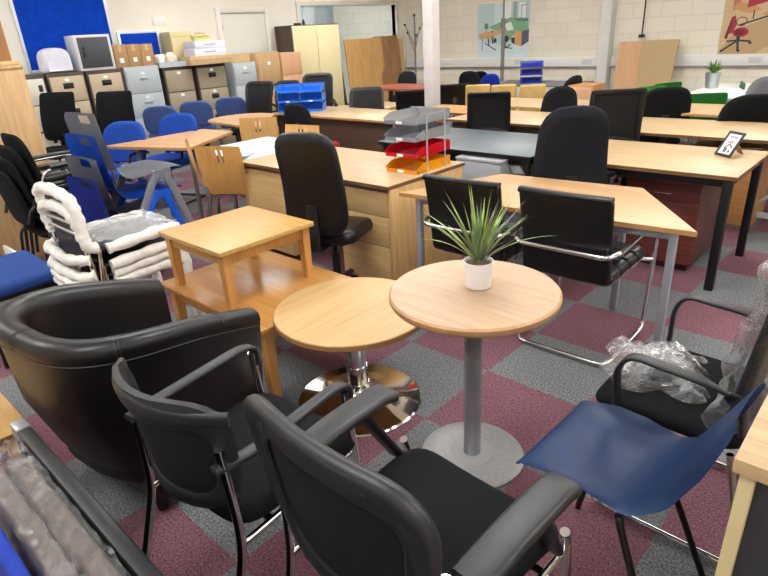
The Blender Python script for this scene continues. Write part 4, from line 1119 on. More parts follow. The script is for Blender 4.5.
for k, nm in enumerate(('lowest black fabric armchair of the stack beside the oak cupboard', 'second lowest black fabric armchair in the stack beside the oak cupboard', 'second highest black fabric armchair in the stack beside the oak cupboard', 'topmost black fabric armchair of the stack beside the oak cupboard')):
    arm_stacker(nm, (ax_, ay_+.045*k, .07*k), 'stacked black armchairs')
# chairs wrapped in white foam, stacked
def foam_chair(label, loc, group, top, seed, lvl):
    t = thing('foam_wrapped_chair', label, 'stacking chair', loc, 0, group); r0 = random.Random(seed)
    wob = lambda path: [Vector(p)+Vector((r0.uniform(-.005, .005), r0.uniform(-.005, .005), r0.uniform(-.005, .005))) for p in path]
    def sleeve(path, r=.024):
        q = catmull(wob(path), 4); return MB().tube(q, r, 10, scales=[1+.13*math.sin(i*1.7+seed)+r0.uniform(-.06, .06) for i in range(len(q))])
    B = lambda v: -.245-.045*((v-.46)/.42)
    obj('back_panel', MB().pad(backline(.38, .37, .52, .72, .05), .014, lambda u, v: B(v)+.01, e=.08), M['leather'], t)
    low = .5 if top else .6
    if lvl >= 2:
        obj('back_sleeve', sleeve([(-.225, B(.56), low), (-.228, B(.64), .64), (-.222, B(.7), .7), (-.19, B(.75), .745), (-.06, B(.76), .76), (.08, B(.76), .757), (.19, B(.75), .745), (.222, B(.7), .7), (.228, B(.64), .64), (.225, B(.56), low)]+([(.22, -.22, .48)] if top else []), .03), M['foam'], t)
    else:
        obj('back_tube', MB().tube(bent([(-.21, B(.5), .46), (-.22, B(.7), .745), (.22, B(.7), .745), (.21, B(.5), .46)], .06), .011), M['chrome'], t)
    obj('rear_sleeve', sleeve([(-.225, -.2, .47), (-.235, -.27, .44), (-.2, -.31, .43), (-.05, -.33, .435), (.1, -.33, .43), (.2, -.31, .43), (.235, -.26, .43)], .028), M['foam'], t)
    obj('seat', MB().pad(rpoly([(-.2, -.2), (.2, -.2), (.2, .23), (-.2, .23)], .05), .04, None, 'xy', e=.12, at=.445), M['leather'], t)
    for s in (-1, 1):
        obj('seat_sleeve', sleeve([(s*.215, -.16, .455), (s*.218, 0, .462), (s*.22, .16, .468), (s*.21, .24, .462)], .03), M['foam'], t)
        obj('leg', MB().tube([(s*.21, .23, .44), (s*.235, .26, 0)], .011), M['chrome'], t)
        obj('leg', MB().tube([(s*.21, -.2, .46), (s*.235, -.27, 0)], .011), M['chrome'], t)
        obj('leg_sleeve', sleeve([(s*.214, .235, .43), (s*.22, .245, .32), (s*.228, .25, .2), (s*.232, .255, .1)], .024), M['foam'], t)
    if top:
        mb = MB(); n_ = 14; G = []
        for i in range(n_+1):
            for j in range(n_+1):
                u, v = -1+2*i/n_, -1+2*j/n_
                G.append((u*.21, .03+v*.22, .495+.02*(1-max(abs(u), abs(v))**2)+r0.uniform(-.011, .011)))
        mb.add(G, [[i*(n_+1)+j, (i+1)*(n_+1)+j, (i+1)*(n_+1)+j+1, i*(n_+1)+j+1] for i in range(n_) for j in range(n_)])
        obj('seat_film', mb, M['filmw'], t, angle=15)
    return t
fx_, fy_ = FOM
for k, nm in enumerate(('lowest chair of the white foam-wrapped stack behind the leather tub chair', 'second lowest chair of the white foam-wrapped stack behind the tub chair', 'middle chair of the white foam-wrapped stack behind the tub chair', 'topmost chair of the white foam-wrapped stack, plastic film over its seat')):
    foam_chair(nm, (fx_, fy_+.0*k, .05*k+(.04 if k == 3 else 0)), 'foam-wrapped stacked chairs', k == 3, k*5+1, k)
# blue bench seat, left edge
t = thing('blue_stool', 'blue upholstered seat on black legs at the left edge, behind the leather tub chair', 'stool', (-3.72, .74, 0))
obj('seat', MB().pad(rpoly([(-.3, -.22), (.3, -.22), (.3, .22), (-.3, .22)], .04), .07, None, 'xy', e=.12, at=.435, crown=.006), plain('stool_blue', (24, 62, 132), .85, vary=.06, scale=30), t)
for x in (-.26, .26):
    for y in (-.18, .18): obj('leg', MB().box(x-.014, x+.014, y-.014, y+.014, 0, .405, .003), M['blackm'], t)
obj('frame', MB().strap([(-.26, -.18, .39), (.26, -.18, .39), (.26, .18, .39), (-.26, .18, .39)], .02, .03, closed=True), M['blackm'], t)
# oak cupboard on the far left, brown board and white board beside it
CX1, CY0 = -5.11, 1.57
t = thing('cupboard', 'tall light oak cupboard at the left edge behind the black stacked armchairs', 'cupboard', (CX1-.5, CY0-.1, 0))
obj('carcass', MB().box(-.5, .498, -.4, .1, .06, 1.485, .002).box(-.48, .48, -.38, .08, 0, .06), M['cupoak'], t)
obj('top', MB().box(-.505, .505, -.405, .105, 1.4855, 1.51, .003), M['cupoak'], t)
obj('door', MB().box(.5, .512, -.39, .09, .08, 1.475, .002), M['cupoak'], t)
single('brown_board', MB().box(-.5, .5, -.012, .012, 0, .62, .002), M['brownwood'], 'low reddish brown board standing behind the black stacked armchairs', 'board', (CX1-.62, CY0-.56, 0), 0)
p = spot(17, 262, 0)
single('white_board', MB().box(-.35, 0, -.01, .01, 0, .42, .003), M['white'], 'white panel standing at the left edge above the blue seat', 'board', (-4.05, .93, 0))
t = thing('backing_board', 'worn wooden board standing on top of the tall oak cupboard', 'board', (CX1-.12, CY0-.15, 1.511), 0)
obj('panel', MB().box(-.35, .0, -.16, .13, .03, .75, .004), M['board2'], t)
obj('foot_board', MB().box(-.37, .045, -.2, .16, 0, .03, .004), M['cardlt'], t)

# --------------------------------------------- the filing cabinets, from the left
filing('pale cream filing cabinet at the left end of the row, next to the oak cupboard', 2.3, 2.76, 1.335, 'cupbrown', 'creamlt', 'edge')
filing('beige filing cabinet under the white wrapped bundle', 2.79, 3.25, 1.335, 'cupbrown', 'cream', 'recess')
filing('beige filing cabinet under the small slate-doored locker', 3.28, 3.75, 1.33, 'cupbrown', 'cream', 'recess')
filing('light grey filing cabinet under the three cardboard boxes', 3.79, 4.29, 1.335, 'greysteel', 'greysteel', 'bar', strip=False)
filing('taupe filing cabinet with plain white card labels, right of the grey one under the boxes', 4.35, 4.82, 1.29, 'cupbrown', 'taupe', 'none')
filing('taupe filing cabinet with black handles under the two white box files', 4.87, 5.39, 1.29, 'cupbrown', 'taupe', 'recess')
filing('light grey filing cabinet between the taupe one and the oak one', 5.53, 5.96, 1.27, 'greysteel', 'greysteel', 'bar', strip=False)
t = thing('oak_filing_cabinet', 'oak filing cabinet with a white label and dark gaps, beside the cream cupboard', 'filing cabinet', (-8.3, 6.22, 0))
obj('carcass', MB().box(-.45, -.004, -.235, .235, 0, 1.39, .003), M['cupoak'], t)
for z0, z1 in ((.05, .44), (.47, .86), (.9, 1.3)):
    f = obj('drawer', MB().box(-.01, .014, -.22, .22, z0, z1, .003), M['cupoak'], t)
    obj('finger_gap', MB().box(.0, .0145, -.22, .22, z0-.022, z0-.004), M['darkgap'], f)
    obj('card_label', MB().box(.0135, .016, -.03, .03, z1-.1, z1-.05), M['label'], f)
t = thing('oak_drawer_unit', 'plain oak drawer unit touching the cream cupboard', 'drawer unit', (-8.3, 6.7, 0))
obj('carcass', MB().box(-.45, -.004, -.22, .22, 0, 1.36, .003), M['boardpk'], t)
for z0, z1 in ((.05, .36), (.37, .68), (.69, 1.0), (1.01, 1.34)): obj('drawer', MB().box(-.01, .012, -.215, .215, z0, z1, .003), M['boardpk'], t)
t = thing('cupboard', 'tall two-door cream and brown cupboard in front of the wide opening', 'cupboard', (-8.45, 7.46, 0))
obj('carcass', MB().box(-.46, -.012, -.56, .56, 0, 1.78, .003), M['cupbrown'], t)
for s in (-1, 1):
    dr = obj('door', MB().box(-.012, .01, *sorted((s*.004, s*.545)), .05, 1.765, .003), M['cupcream'], t)
    obj('handle', MB().box(.01, .024, s*.05-.008, s*.05+.008, .85, .98, .003), M['darkgap'], dr)
p = on_x(304, 22, -8.6)
t = thing('stapler', 'small black desk gadgets left on top of the cream cupboard', 'gadget', (-8.62, 7.2, 1.7805))
obj('body', MB().box(-.03, .03, -.08, .06, 0, .035, .01), M['black'], t)
obj('knob', MB().lathe([(.02, .0), (.026, .04), (.012, .09)], 12, c=(.0, .13)), M['black'], t)

# ---- things lying on the cabinets
ZC = 1.336
def bag_mb(w, d, h, seed):
    r0 = random.Random(seed); mb = MB(); nu, nv = 20, 10; vs = []
    for j in range(nv+1):
        v = j/nv; sc = (1-.04*math.sin(v*9))*(1-max(0, v-.72)**2*5.5)
        for i in range(nu):
            a = 2*PI*i/nu; c, s = math.cos(a), math.sin(a); k = (abs(c)**4+abs(s)**4)**-.25
            vs.append((w*.5*c*k*sc+r0.uniform(-.006, .006), d*.5*s*k*sc+r0.uniform(-.006, .006), h*v))
    fs = [[j*nu+i, j*nu+(i+1) % nu, (j+1)*nu+(i+1) % nu, (j+1)*nu+i] for j in range(nv) for i in range(nu)]+[list(range(nu))[::-1], [nv*nu+i for i in range(nu)]]
    return mb.add(vs, fs)
single('wrapped_bundle', MB().pad(rpoly([(-.17, 0), (.17, 0), (.16, .29), (-.16, .29)], [.03, .03, .13, .13]), .3, None, 'yz', e=.12), plain('white_wrap', (226, 226, 236), .35, vary=.03, scale=9, bump=.4, bscale=30), 'rounded white plastic-wrapped bundle on the beige filing cabinet', 'bundle', (-8.5, 3.0, ZC+.006), 3, angle=60)
mb = MB(); r0 = random.Random(8); G = []
for i in range(13):
    for j in range(7): G.append((-.28+.56*j/6, -.36+.72*i/12, .003+r0.uniform(0, .005)))
mb.add(G, [[i*7+j, (i+1)*7+j, (i+1)*7+j+1, i*7+j+1] for i in range(12) for j in range(6)])
single('plastic_sheet', mb, M['film'], 'flat clear plastic sheet under the white wrapped bundle', 'plastic sheet', (-8.58, 2.9, ZC), angle=15)
t = thing('locker', 'pale grey steel locker with slate door on top of the beige filing cabinets', 'locker', (-8.42, 3.47, ZC-.004), -3)
obj('body', MB().box(-.24, .1, -.23, .23, 0, .43, .004), M['safegrey'], t)
dr = obj('door', MB().box(.1, .106, -.195, .195, .03, .4, .003), M['safedoor'], t)
obj('lock', MB().lathe([(.018, 0), (.018, .006), (.012, .012)], 14, Matrix.Translation((.106, -.14, .27)) @ Matrix.Rotation(PI/2, 4, 'Y')).box(.106, .112, -.155, -.125, .16, .24, .002), M['darkgap'], dr)
for k, (y, lab) in enumerate(((3.81, 'left cardboard box of three on the grey filing cabinet'), (4.0, 'middle cardboard box of three on the grey filing cabinet'), (4.19, 'right cardboard box of three on the grey filing cabinet'))):
    t = thing('cardboard_box', lab, 'box', (-8.46, y, ZC), 0, 'cardboard boxes on the grey cabinet')
    obj('carton', MB().box(-.12, .12, -.092, .092, 0, .29-.005*k, .004), M['cardboard'], t)
    obj('tape', MB().box(-.121, .1215, -.02, .02, .2, .2915-.005*k), M['cardlt'], t)
    obj('paper_label', MB().box(.12, .1225, -.03, .03, .06, .12), M['label'], t)
# tub of odds and ends
t = thing('wire_tray', 'grey wire tray of crumpled packets on the taupe filing cabinet', 'tray', (-8.45, 4.52, 1.291))
mb = MB().box(-.18, .18, -.22, .22, 0, .006)
for a, b, c_, d_ in ((-.18, -.174, -.22, .22), (.174, .18, -.22, .22), (-.174, .174, -.22, -.214), (-.174, .174, .214, .22)): mb.box(a, b, c_, d_, .006, .07)
obj('tray_body', mb, M['greysteel'], t)
for k, (x, y, s, m, lab, rz) in enumerate(((-.05, -.08, (.16, .18, .17), 'label', 'white crumpled packet in the wire tray', 20), (.04, .06, (.14, .13, .19), 'orange', 'orange patterned packet in the wire tray', -15), (-.04, .15, (.14, .1, .16), 'boxlav', 'lavender packet at the right of the wire tray', 8))):
    single('packet', bag_mb(*s, 30+k), M[m], lab, 'packet', (-8.45+x, 4.51+y*.8, 1.298), rz, angle=50)
t = thing('archive_box', 'tall cream carton with a lid standing behind the wire tray', 'box', (-8.74, 4.9, 1.291))
obj('body', MB().box(-.14, .14, -.17, .17, 0, .4, .004), M['cardcream'], t); obj('lid', MB().box(-.146, .15, -.18, .18, .4, .47, .006), M['cardcream'], t)
t = thing('flat_carton', 'long flat brown carton under the two white box files', 'box', (-8.31, 5.08, 1.291))
obj('carton', MB().box(-.22, .16, -.36, .34, 0, .12, .003), M['cardlt'], t); obj('tape', MB().box(.1602, .1615, -.36, .34, .055, .065), M['cardboard'], t)
for k, lab in enumerate(('lower white box file on the long flat brown carton', 'upper white box file on the long flat brown carton')):
    t = thing('box_file', lab, 'box file', (-8.31, 5.1+.01*k, 1.4115+.1*k), 2*k, 'white box files')
    obj('box', MB().box(-.19, .13, -.26, .26, 0, .098, .003), M['boxlav'], t)
    mb = MB()
    for i in range(6): mb.box(.13, .1312, -.1+.034*i, -.08+.034*i, .045, .062)
    obj('printed_word', mb, M['ink'], t)
t = thing('plastic_tub', 'pale yellow plastic tub on top of the white box files', 'tub', (-8.34, 5.06, 1.61))
obj('tub', MB().lathe([(.12, 0), (.14, .07), (.146, .075), (.146, .09), (0, .09)], 28), M['yellowtub'], t)
obj('contents', MB().lathe([(.1, .09), (.06, .115), (0, .12)], 20), M['cardboard'], t)
# sand coloured upright packing board behind the grey cabinet
single('flat_carton', MB().box(-.2, .2, -.2, .2, 0, .118, .003), M['cardlt'], 'sandy flat carton on the light grey filing cabinet beside the oak one', 'box', (-8.6, 5.745, 1.271))

# boards leaning in the opening
def lean_board(label, y0, y1, h, mat, x=-8.72, tilt=-6, rz=0, notch=False, th=.025):
    o = thing('leaning_board', label, 'board', (x, (y0+y1)/2, 0), rz); w = (y1-y0)/2
    mt = Matrix.Rotation(math.radians(tilt), 4, 'Y')
    if notch:
        pts = [(-w, 0), (w, 0), (w, h*.32)]+[(w-.10*math.sin(PI*k/10)-.02, h*(.32+.3*k/10)) for k in range(1, 10)]+[(w, h*.62), (w, h), (-w, h)]
        mb = MB().prism(pts, 0, th, mat=mt @ Matrix(((0, 0, 1, 0), (1, 0, 0, 0), (0, 1, 0, 0), (0, 0, 0, 1))))
    else: mb = MB().box(0, th, -w, w, 0, h, .003, mat=mt)
    obj('panel', mb, M[mat], o); return o
lean_board('dark narrow board between the cream cupboard and the leaning oak boards', 8.16, 8.3, 1.5, 'cupbrown', -8.66)
lean_board('wide light oak board with a notched edge leaning in the opening', 8.3, 9.34, 1.5, 'board1', -8.5, notch=True)
lean_board('mid brown board leaning right behind the notched oak one', 9.2, 9.62, 1.52, 'board2', -8.58)
lean_board('brown board third in the leaning row in the opening', 9.6, 9.98, 1.52, 'board2', -8.62)
lean_board('pale narrow board at the right end of the leaning row', 9.99, 10.1, 1.45, 'cupoak', -8.6)
lean_board('dark grey narrow panel beside the right jamb of the opening', 10.1, 10.16, 1.42, 'slate', -8.7)
# coat stand
q = on_y(415.5, 60, 10.1)
t = thing('coat_stand', 'thin metal coat stand with ball-tipped branches in the far corner', 'coat stand', (q.x, 10.1, 0))
obj('pole', MB().tube([(0, 0, 0), (0, 0, 1.86)], .018), M['tubegrey'], t)
obj('base', MB().lathe([(.18, 0), (.18, .015), (.03, .03), (.02, .06)], 28), M['tubegrey'], t)
for k in range(5):
    a = 2*PI*k/5+.5; c_, s_ = math.cos(a), math.sin(a); L_ = .22; zt = (1.8, 1.62, 1.55, 1.7, 1.5)[k]
    b_ = obj('branch', MB().tube(catmull([Vector((0, 0, zt-.42)), Vector((.06*c_, .06*s_, zt-.3)), Vector((L_*.8*c_, L_*.8*s_, zt-.08)), Vector((L_*c_, L_*s_, zt))], 4), .009, 6), M['tubegrey'], t)
    obj('ball', MB().lathe([(.002, -.026), (.018, -.018), (.026, 0), (.018, .018), (.002, .026)], 12, Matrix.Translation((L_*c_, L_*s_, zt))), M['cupbrown'], b_)
obj('top_ball', MB().lathe([(.002, -.03), (.022, -.02), (.03, 0), (.022, .02), (.002, .03)], 12, Matrix.Translation((0, 0, 1.87))), M['cupbrown'], t)
# ------------------------------------------------------ left middle: tables
def at_top(px, py, z, rz, yloc): return base_under(px, py, z, (0, yloc), rz)
t = thing('trapezoid_table', 'beech table with angled ends in front of the two bright blue chairs', 'table', (-5.3, 3.0, 0))
P4 = [(-5.83, 2.3), (-4.88, 2.66), (-5.38, 3.46), (-5.86, 3.4)]
P4 = [(x+5.3, y-3.0) for x, y in P4]
d_ = obj('tabletop', MB().prism(P4, .705, .73), M['trapwood'], t); obj('edge_band', MB().prism([(x*1.002, y*1.003) for x, y in P4], .7065, .7285), M['edge'], d_)
for x, y in ((-.38, -.45), (.28, -.26), (-.1, .32), (-.42, .28)): obj('leg', MB().tube([(x, y, 0), (x, y, .7045)], .02), M['tubegrey'], t)
t = thing('white_table', 'square table under white wrapping between the wooden chairs', 'table', (-4.33, 3.04, 0))
obj('tabletop', MB().box(-.4, .4, -.38, .38, .7, .724, .003), M['white'], t)
for x in (-.33, .33):
    for y in (-.32, .32): obj('leg', MB().tube([(x, y, 0), (x, y, .7)], .018), M['tubegrey'], t)
mb = MB(); r0 = random.Random(2); G = []
for i in range(15):
    for j in range(15):
        u, v = -1+2*i/14, -1+2*j/14; ex = max(abs(u), abs(v)) > .99
        G.append((u*.41+r0.uniform(-.006, .006), v*.39+r0.uniform(-.006, .006), (.715 if ex else .729)+r0.uniform(-.002, .006)))
mb.add(G, [[i*15+j, (i+1)*15+j, (i+1)*15+j+1, i*15+j+1] for i in range(14) for j in range(14)])
single('wrapping_sheet', mb, plain('white_wrapping', (226, 228, 236), .4, vary=.06, scale=14, bump=.3, bscale=40), 'white protective sheet lying over the square table among the wooden chairs', 'sheet', (-4.33, 3.04, 0), angle=20)
p = spot(250, 152, .737)
single('leaflet', MB().box(-.11, .11, -.08, .08, 0, .002), plain('leaflet_blue', (150, 176, 214), .5), 'pale blue leaflet lying on the front edge of the white sheet', 'leaflet', (-4.12, 2.68, .737), 30)
ply_chair('ply_chair', 'beech plywood chair turned away, three slots in its back, beside the oak drawer desk', at_top(217, 146, .86, 26, -.27), 26, 'beech plywood chairs')
ply_chair('ply_chair', 'beech plywood chair seen edge-on, left of the one with its slotted back to us', at_top(186, 137, .86, -30, -.27), -30, 'beech plywood chairs')
ply_chair('ply_chair', 'beech plywood chair on the far side of the white table, top of its back showing', at_top(258, 123.5, .8, 215, -.27), 215, 'beech plywood chairs')
ply_chair('ply_chair', 'beech plywood chair almost hidden behind the tall black leather swivel chair', at_top(301, 127, .84, 190, -.27), 190, 'beech plywood chairs')

def blue_chair(name, label, loc, rz, mat, group, big=True):
    t = thing(name, label, 'blue chair', loc, rz, group)
    k = 1.0 if big else .86
    obj('seat', MB().pad(rpoly([(-.24*k, -.2), (.24*k, -.2), (.25*k, .25), (-.25*k, .25)], .09), .09, None, 'xy', e=.16, at=.45), mat, t)
    bend = lambda u, v: -.21-.1*((v-.5)/.4)+.9*u*u
    b = obj('backrest', MB().pad(backline(.5*k, .55*k, .5, .9 if big else .86, .22*k, .1), .06, bend, e=.14), mat, t)
    if big:
        for s in (-1, 1):
            obj('back_panel_seam', MB().strap([(s*.12, bend(.12, .86)+.032, .84), (s*.16, bend(.16, .7)+.033, .68), (s*.2, bend(.2, .56)+.033, .56)], .006, .004, up=(0, 1, 0)), mat, b)
        path = [(-.2, -.22, .014), (-.22, .24, .014), (-.22, .26, .4), (-.2, .2, .41), (-.2, -.15, .41), (-.18, bend(.18, .6)-.02, .62)]
        for s in (-1, 1): obj('leg', MB().tube(bent([(s*abs(x), y, z) for x, y, z in path], .06), .0125), M['blackm'], t)
        obj('floor_bar', MB().tube([(-.2, -.22, .014), (.2, -.22, .014)], .0125), M['blackm'], t)
        for s in (-1, 1): obj('armrest', MB().strap(bent([(s*.265, .1, .5), (s*.275, .08, .63), (s*.275, -.12, .64), (s*.25, -.22, .6)], .05), .035, .02, up=(0, .5, 1)), M['black'], t)
    else: star_base(t, M['blackm'], .2)
    return t
blue_chair('blue_chair', 'bright blue upholstered chair left of the other bright blue one, facing the angled beech table', at_top(127, 121, .9, 205, -.31), 205, M['bluefab'], 'bright blue chairs')
blue_chair('blue_chair', 'bright blue upholstered chair behind the middle of the angled beech table', at_top(181, 113, .9, 200, -.31), 200, M['bluefab'], 'bright blue chairs')
blue_chair('blue_swivel_chair', 'faded blue swivel chair against the light grey filing cabinet with boxes on top', at_top(158, 106, .86, 60, -.31), 60, M['bluegrey'], 'faded blue chairs', False)
blue_chair('blue_swivel_chair', 'faded blue swivel chair in front of the plain-handled taupe filing cabinet', at_top(194, 101, .86, 55, -.31), 55, M['bluegrey'], 'faded blue chairs', False)
blue_chair('blue_swivel_chair', 'faded blue swivel chair nearest the light grey cabinet beside the oak one', at_top(229, 97, .86, 50, -.31), 50, M['bluegrey'], 'faded blue chairs', False)
kw = dict(z0=.56, r=.04, rb=.06, t=.05, lean=.08, curve=.5, arms='T')
task_chair('office_chair', 'black square-backed office chair in front of the leftmost beige filing cabinets, arm showing', at_top(58, 92, 1.13, 212, -.28), 212, wb=.54, wt=.48, z1=1.13, **kw)
task_chair('office_chair', 'black square-backed office chair in front of the beige cabinet under the locker', at_top(115, 91, 1.11, 212, -.28), 212, wb=.54, wt=.48, z1=1.11, **kw)
# desks further back on the left
t = thing('desk', 'light wood desk with a rounded left end in front of the faded blue swivel chairs', 'desk', (-5.75, 4.15, 0))
o_ = [(.46, -.42), (-.36, .44)]+[(-.52+.34*math.cos(a), .02+.4*math.sin(a)) for a in [PI/2+PI*k/14 for k in range(15)]]
d_ = obj('desktop', MB().prism(o_, .705, .73), M['trapwood'], t); obj('edge_band', MB().prism([(x*1.002, y*1.003) for x, y in o_], .7065, .7285), M['edge'], d_)
obj('leg', MB().cyl((-.5, 0), .05, 0, .7045), M['blackm'], t); obj('leg', MB().cyl((.2, -.34), .03, 0, .7045), M['blackm'], t)
desk('desk', 'oak desk holding the blue letter trays, dark front panel below', -6.15, -4.15, 4.62, 5.36, 'oak', 'edge', 'panel', 'brownpanel', .73, 'desk', ('brownpanel', 'front', .12))
b0 = spot(303, 110.5, .7305)
for c, nm in ((-1, 'left'), (1, 'right')):
    q = rot2(c*.146, 0, 38)
    for k, lab in enumerate(('bottom', 'middle', 'top')):
        letter_tray('letter_tray', lab+' bright blue letter tray in the '+nm+' stack on the far oak desk', (b0.x+q.x, b0.y+q.y, .7305+.115*k), 38, M['traybl'], 'bright blue letter trays', .265, .28, .09, k == 1)
    mb = MB()
    for x in (-.138, .138):
        for y in (-.1, .1): mb.box(x-.003, x+.003, y-.004, y+.004, 0, .3)
    mb.box(-.138, .138, .1, .104, .29, .3).box(-.138, -.134, -.1, .1, .29, .3).box(.134, .138, -.1, .1, .29, .3)
    single('tray_risers', mb, M['steel'], 'thin metal risers of the '+nm+' stack of bright blue letter trays', 'tray risers', (b0.x+q.x, b0.y+q.y, .7305), 38)
task_chair('swivel_chair', 'dark swivel chair with a red seat and black knob on its back', at_top(293, 104, .95, 14, -.27), 14, 'redfab', 'charcoal', .36, .33, .52, .95, .13, None, .06, .07, .3, None, None, knob=True)
# mesh chairs by the cupboards
mk = dict(mesh='meshfar', arms='folded', lean=.1, curve=.6, r=.1, rb=.09)
task_chair('mesh_chair', 'black mesh swivel chair in front of the light grey cabinet beside the oak one', at_top(262, 81, 1.06, 190, -.3), 190, wb=.44, wt=.54, z0=.52, z1=1.06, **dict(mk, arms=None))
task_chair('mesh_chair', 'black mesh swivel chair mostly hidden behind the bright blue letter trays', at_top(289, 80, 1.0, 200, -.3), 200, wb=.42, wt=.44, z0=.52, z1=1.0, **mk)
task_chair('mesh_chair', 'black mesh swivel chair with folded arm in front of the cream cupboard doors', at_top(318, 73, 1.1, 215, -.3), 215, wb=.42, wt=.46, z0=.55, z1=1.1, **mk)
task_chair('mesh_chair', 'black mesh swivel chair in front of the leaning oak boards', at_top(367, 87, .96, 215, -.3), 215, wb=.46, wt=.44, z0=.5, z1=.96, mesh='meshfar', arms=None, lean=.1, curve=.6, r=.08)
# behind: cherry table, tables, chairs left of the pillar
t = thing('cherry_table', 'reddish cherry table in the far corner left of the white pillar', 'table', (-6.75, 7.85, 0))
o_ = rpoly([(-.6, -.42), (.6, -.42), (.6, .42), (-.6, .42)], .25, 8, 3)
obj('tabletop', MB().prism(o_, .7, .73), M['redtop'], t)
for x in (-.33, .33): obj('leg', MB().cyl((x, 0), .04, .02, .7, 14).lathe([(.25, 0), (.25, .01), (.05, .03)], 20, c=(x, 0)), M['blackm'], t)
task_chair('swivel_chair', 'dark round-backed swivel chair behind the cherry table', at_top(408, 71, .9, 200, -.27), 200, 'charcoal', 'charcoal', .4, .34, .54, .9, .15, None, .06, .07, .3, None, None)
desk('side_table', 'pale side table below the cherry table, left of the pillar', -6.5, -5.75, 6.3, 6.9, 'oak', 'edge', 'panel', 'oak_z', .6, 'table')
desk('desk', 'pale oak desk end showing left of the black leather chair by the pillar', -6.6, -5.75, 5.5, 6.1, 'oak', 'edge', 'panel', 'oak_z', .64, 'desk')
task_chair('leather_chair', 'black leather square-backed chair just left of the white pillar', at_top(411, 90, .86, 38, -.26), 38, 'leather', 'leather', .42, .44, z0=.45, z1=.86, r=.03, t=.05, lean=.06, curve=.1, arms=None)
task_chair('leather_chair', 'black leather square-backed chair just right of the white pillar', at_top(455, 84, .84, 40, -.26), 40, 'leather', 'leather', .42, .44, z0=.45, z1=.84, r=.03, t=.05, lean=.06, curve=.1, arms=None)
desk('desk', 'tan brown desk beside the white pillar', -4.55, -3.76, 5.4, 5.98, 'tan', 'darkedge', 'panel', 'tan', .73, 'desk')
# ------------------------------------------------- row 2 and row 3 of desks
desk('desk', 'light oak desk behind the black-backed mesh chair in the middle of the room', -3.74, -2.1, 4.98, 5.78, 'oak', 'darkedge', 'cant', 'blackm', .73, 'desk', ('brownpanel', 'front', .35))
desk('desk', 'long light oak desk directly behind the desk with the picture frame', -2.08, -.1, 4.95, 5.77, 'oak', 'darkedge', 'cant', 'blackm', .73, 'desk')
desk('desk', 'light oak desk in front of the yellow chairs', -4.2, -2.75, 6.08, 6.86, 'oak', 'edge', 'cant', 'blackm', .73, 'desk')
desk('desk', 'light oak desk in front of the green chairs', -2.72, -.2, 6.1, 6.86, 'oak', 'edge', 'cant', 'blackm', .73, 'desk')
mm = dict(mesh='meshfar', arms=None, lean=.06, curve=.25, r=.03, rb=.03, lumbar=True, frame='blackm')
task_chair('mesh_chair', 'square mesh-backed black chair behind the slate grey desk', at_top(489, 92, 1.03, 32, -.26), 32, wb=.42, wt=.40, z0=.5, z1=1.03, **mm)
task_chair('mesh_chair', 'square mesh-backed black chair right of the charcoal high-backed chair', at_top(620, 89, 1.09, 36, -.26), 36, wb=.43, wt=.42, z0=.5, z1=1.09, **mm)
kk = dict(z0=.52, r=.17, rb=.08, t=.07, lean=.06, curve=.35, arms=None, soft=.16)
task_chair('swivel_chair', 'smooth black chair with tapered back directly in front of the leaning boards', at_top(670, 87, .98, 40, -.26), 40, 'fabric', 'fabric', .56, .46, z1=.98, **kk)
task_chair('swivel_chair', 'smooth black chair with a broad round back at the right edge of the photo', at_top(758, 94, .95, 36, -.26), 36, 'fabric', 'fabric', .56, .46, z1=.95, **kk)
task_chair('swivel_chair', 'charcoal round-backed chair peeping over the high-backed charcoal chair', at_top(562, 86, .98, 38, -.26), 38, 'charcoal', 'charcoal', .42, .34, z1=.98, **kk)
task_chair('swivel_chair', 'slim charcoal chair turned sideways near the steel wall column', at_top(577, 75, .9, 80, -.26), 80, 'charcoal', 'charcoal', .42, .36, z1=.9, **kk)
p = spot(603, 111, .95)
# yellow backed chairs
for k, (px, lab) in enumerate(((478, 'left of the three yellow low-backed chairs in front of the poster'), (504, 'middle of the three yellow low-backed chairs in front of the poster'), (533, 'right of the three yellow low-backed chairs in front of the poster'))):
    q = at_top(px, 84.5, .86, 40, -.25)
    t = thing('yellow_chair', lab, 'yellow chair', q, 40, 'yellow low-backed chairs')
    obj('seat', MB().pad(rpoly([(-.165, -.2), (.165, -.2), (.165, .22), (-.165, .22)], .04), .08, None, 'xy', e=.14, at=.43), M['yellowfab'], t)
    obj('backrest', MB().pad(backline(.34, .34, .5, .86, .03), .06, lambda u, v: -.22-.03*(v-.5)/.36, e=.08), M['yellowfab'], t)
    for x in (-.13, .13):
        for y in (-.18, .18): obj('leg', MB().tube([(x, y*.9, .4), (x, y*1.1, 0)], .014), M['blackm'], t)
desk('desk', 'grey desk at the far wall with the deep blue letter trays', -5.5, -4.0, 8.35, 9.1, 'greytop', 'greytop', 'panel', 'slate', .73, 'desk')
b0 = spot(527, 82, .7305)
for k, lab in enumerate(('bottom deep blue letter tray on the far grey desk', 'middle deep blue letter tray on the far grey desk', 'top deep blue letter tray on the far grey desk')):
    letter_tray('letter_tray', lab, (-4.86, 8.72, .7305+.12*k), 30, M['traydk'], 'deep blue letter trays', .34, .26, .075, False)
mb = MB()
for x in (-.155, .155):
    for y in (-.09, .1): mb.box(x-.005, x+.005, y-.005, y+.005, .0, .3)
    mb.box(x-.004, x+.004, -.09, .1, .29, .3)
mb.box(-.155, .155, .096, .104, .292, .3)
single('tray_risers', mb, M['clear'], 'clear risers of the deep blue letter trays on the far desk', 'tray risers', (-4.86, 8.72, .7305), 30)
sm = dict(z0=.54, r=.14, rb=.08, t=.06, lean=.05, curve=.3, arms=None)
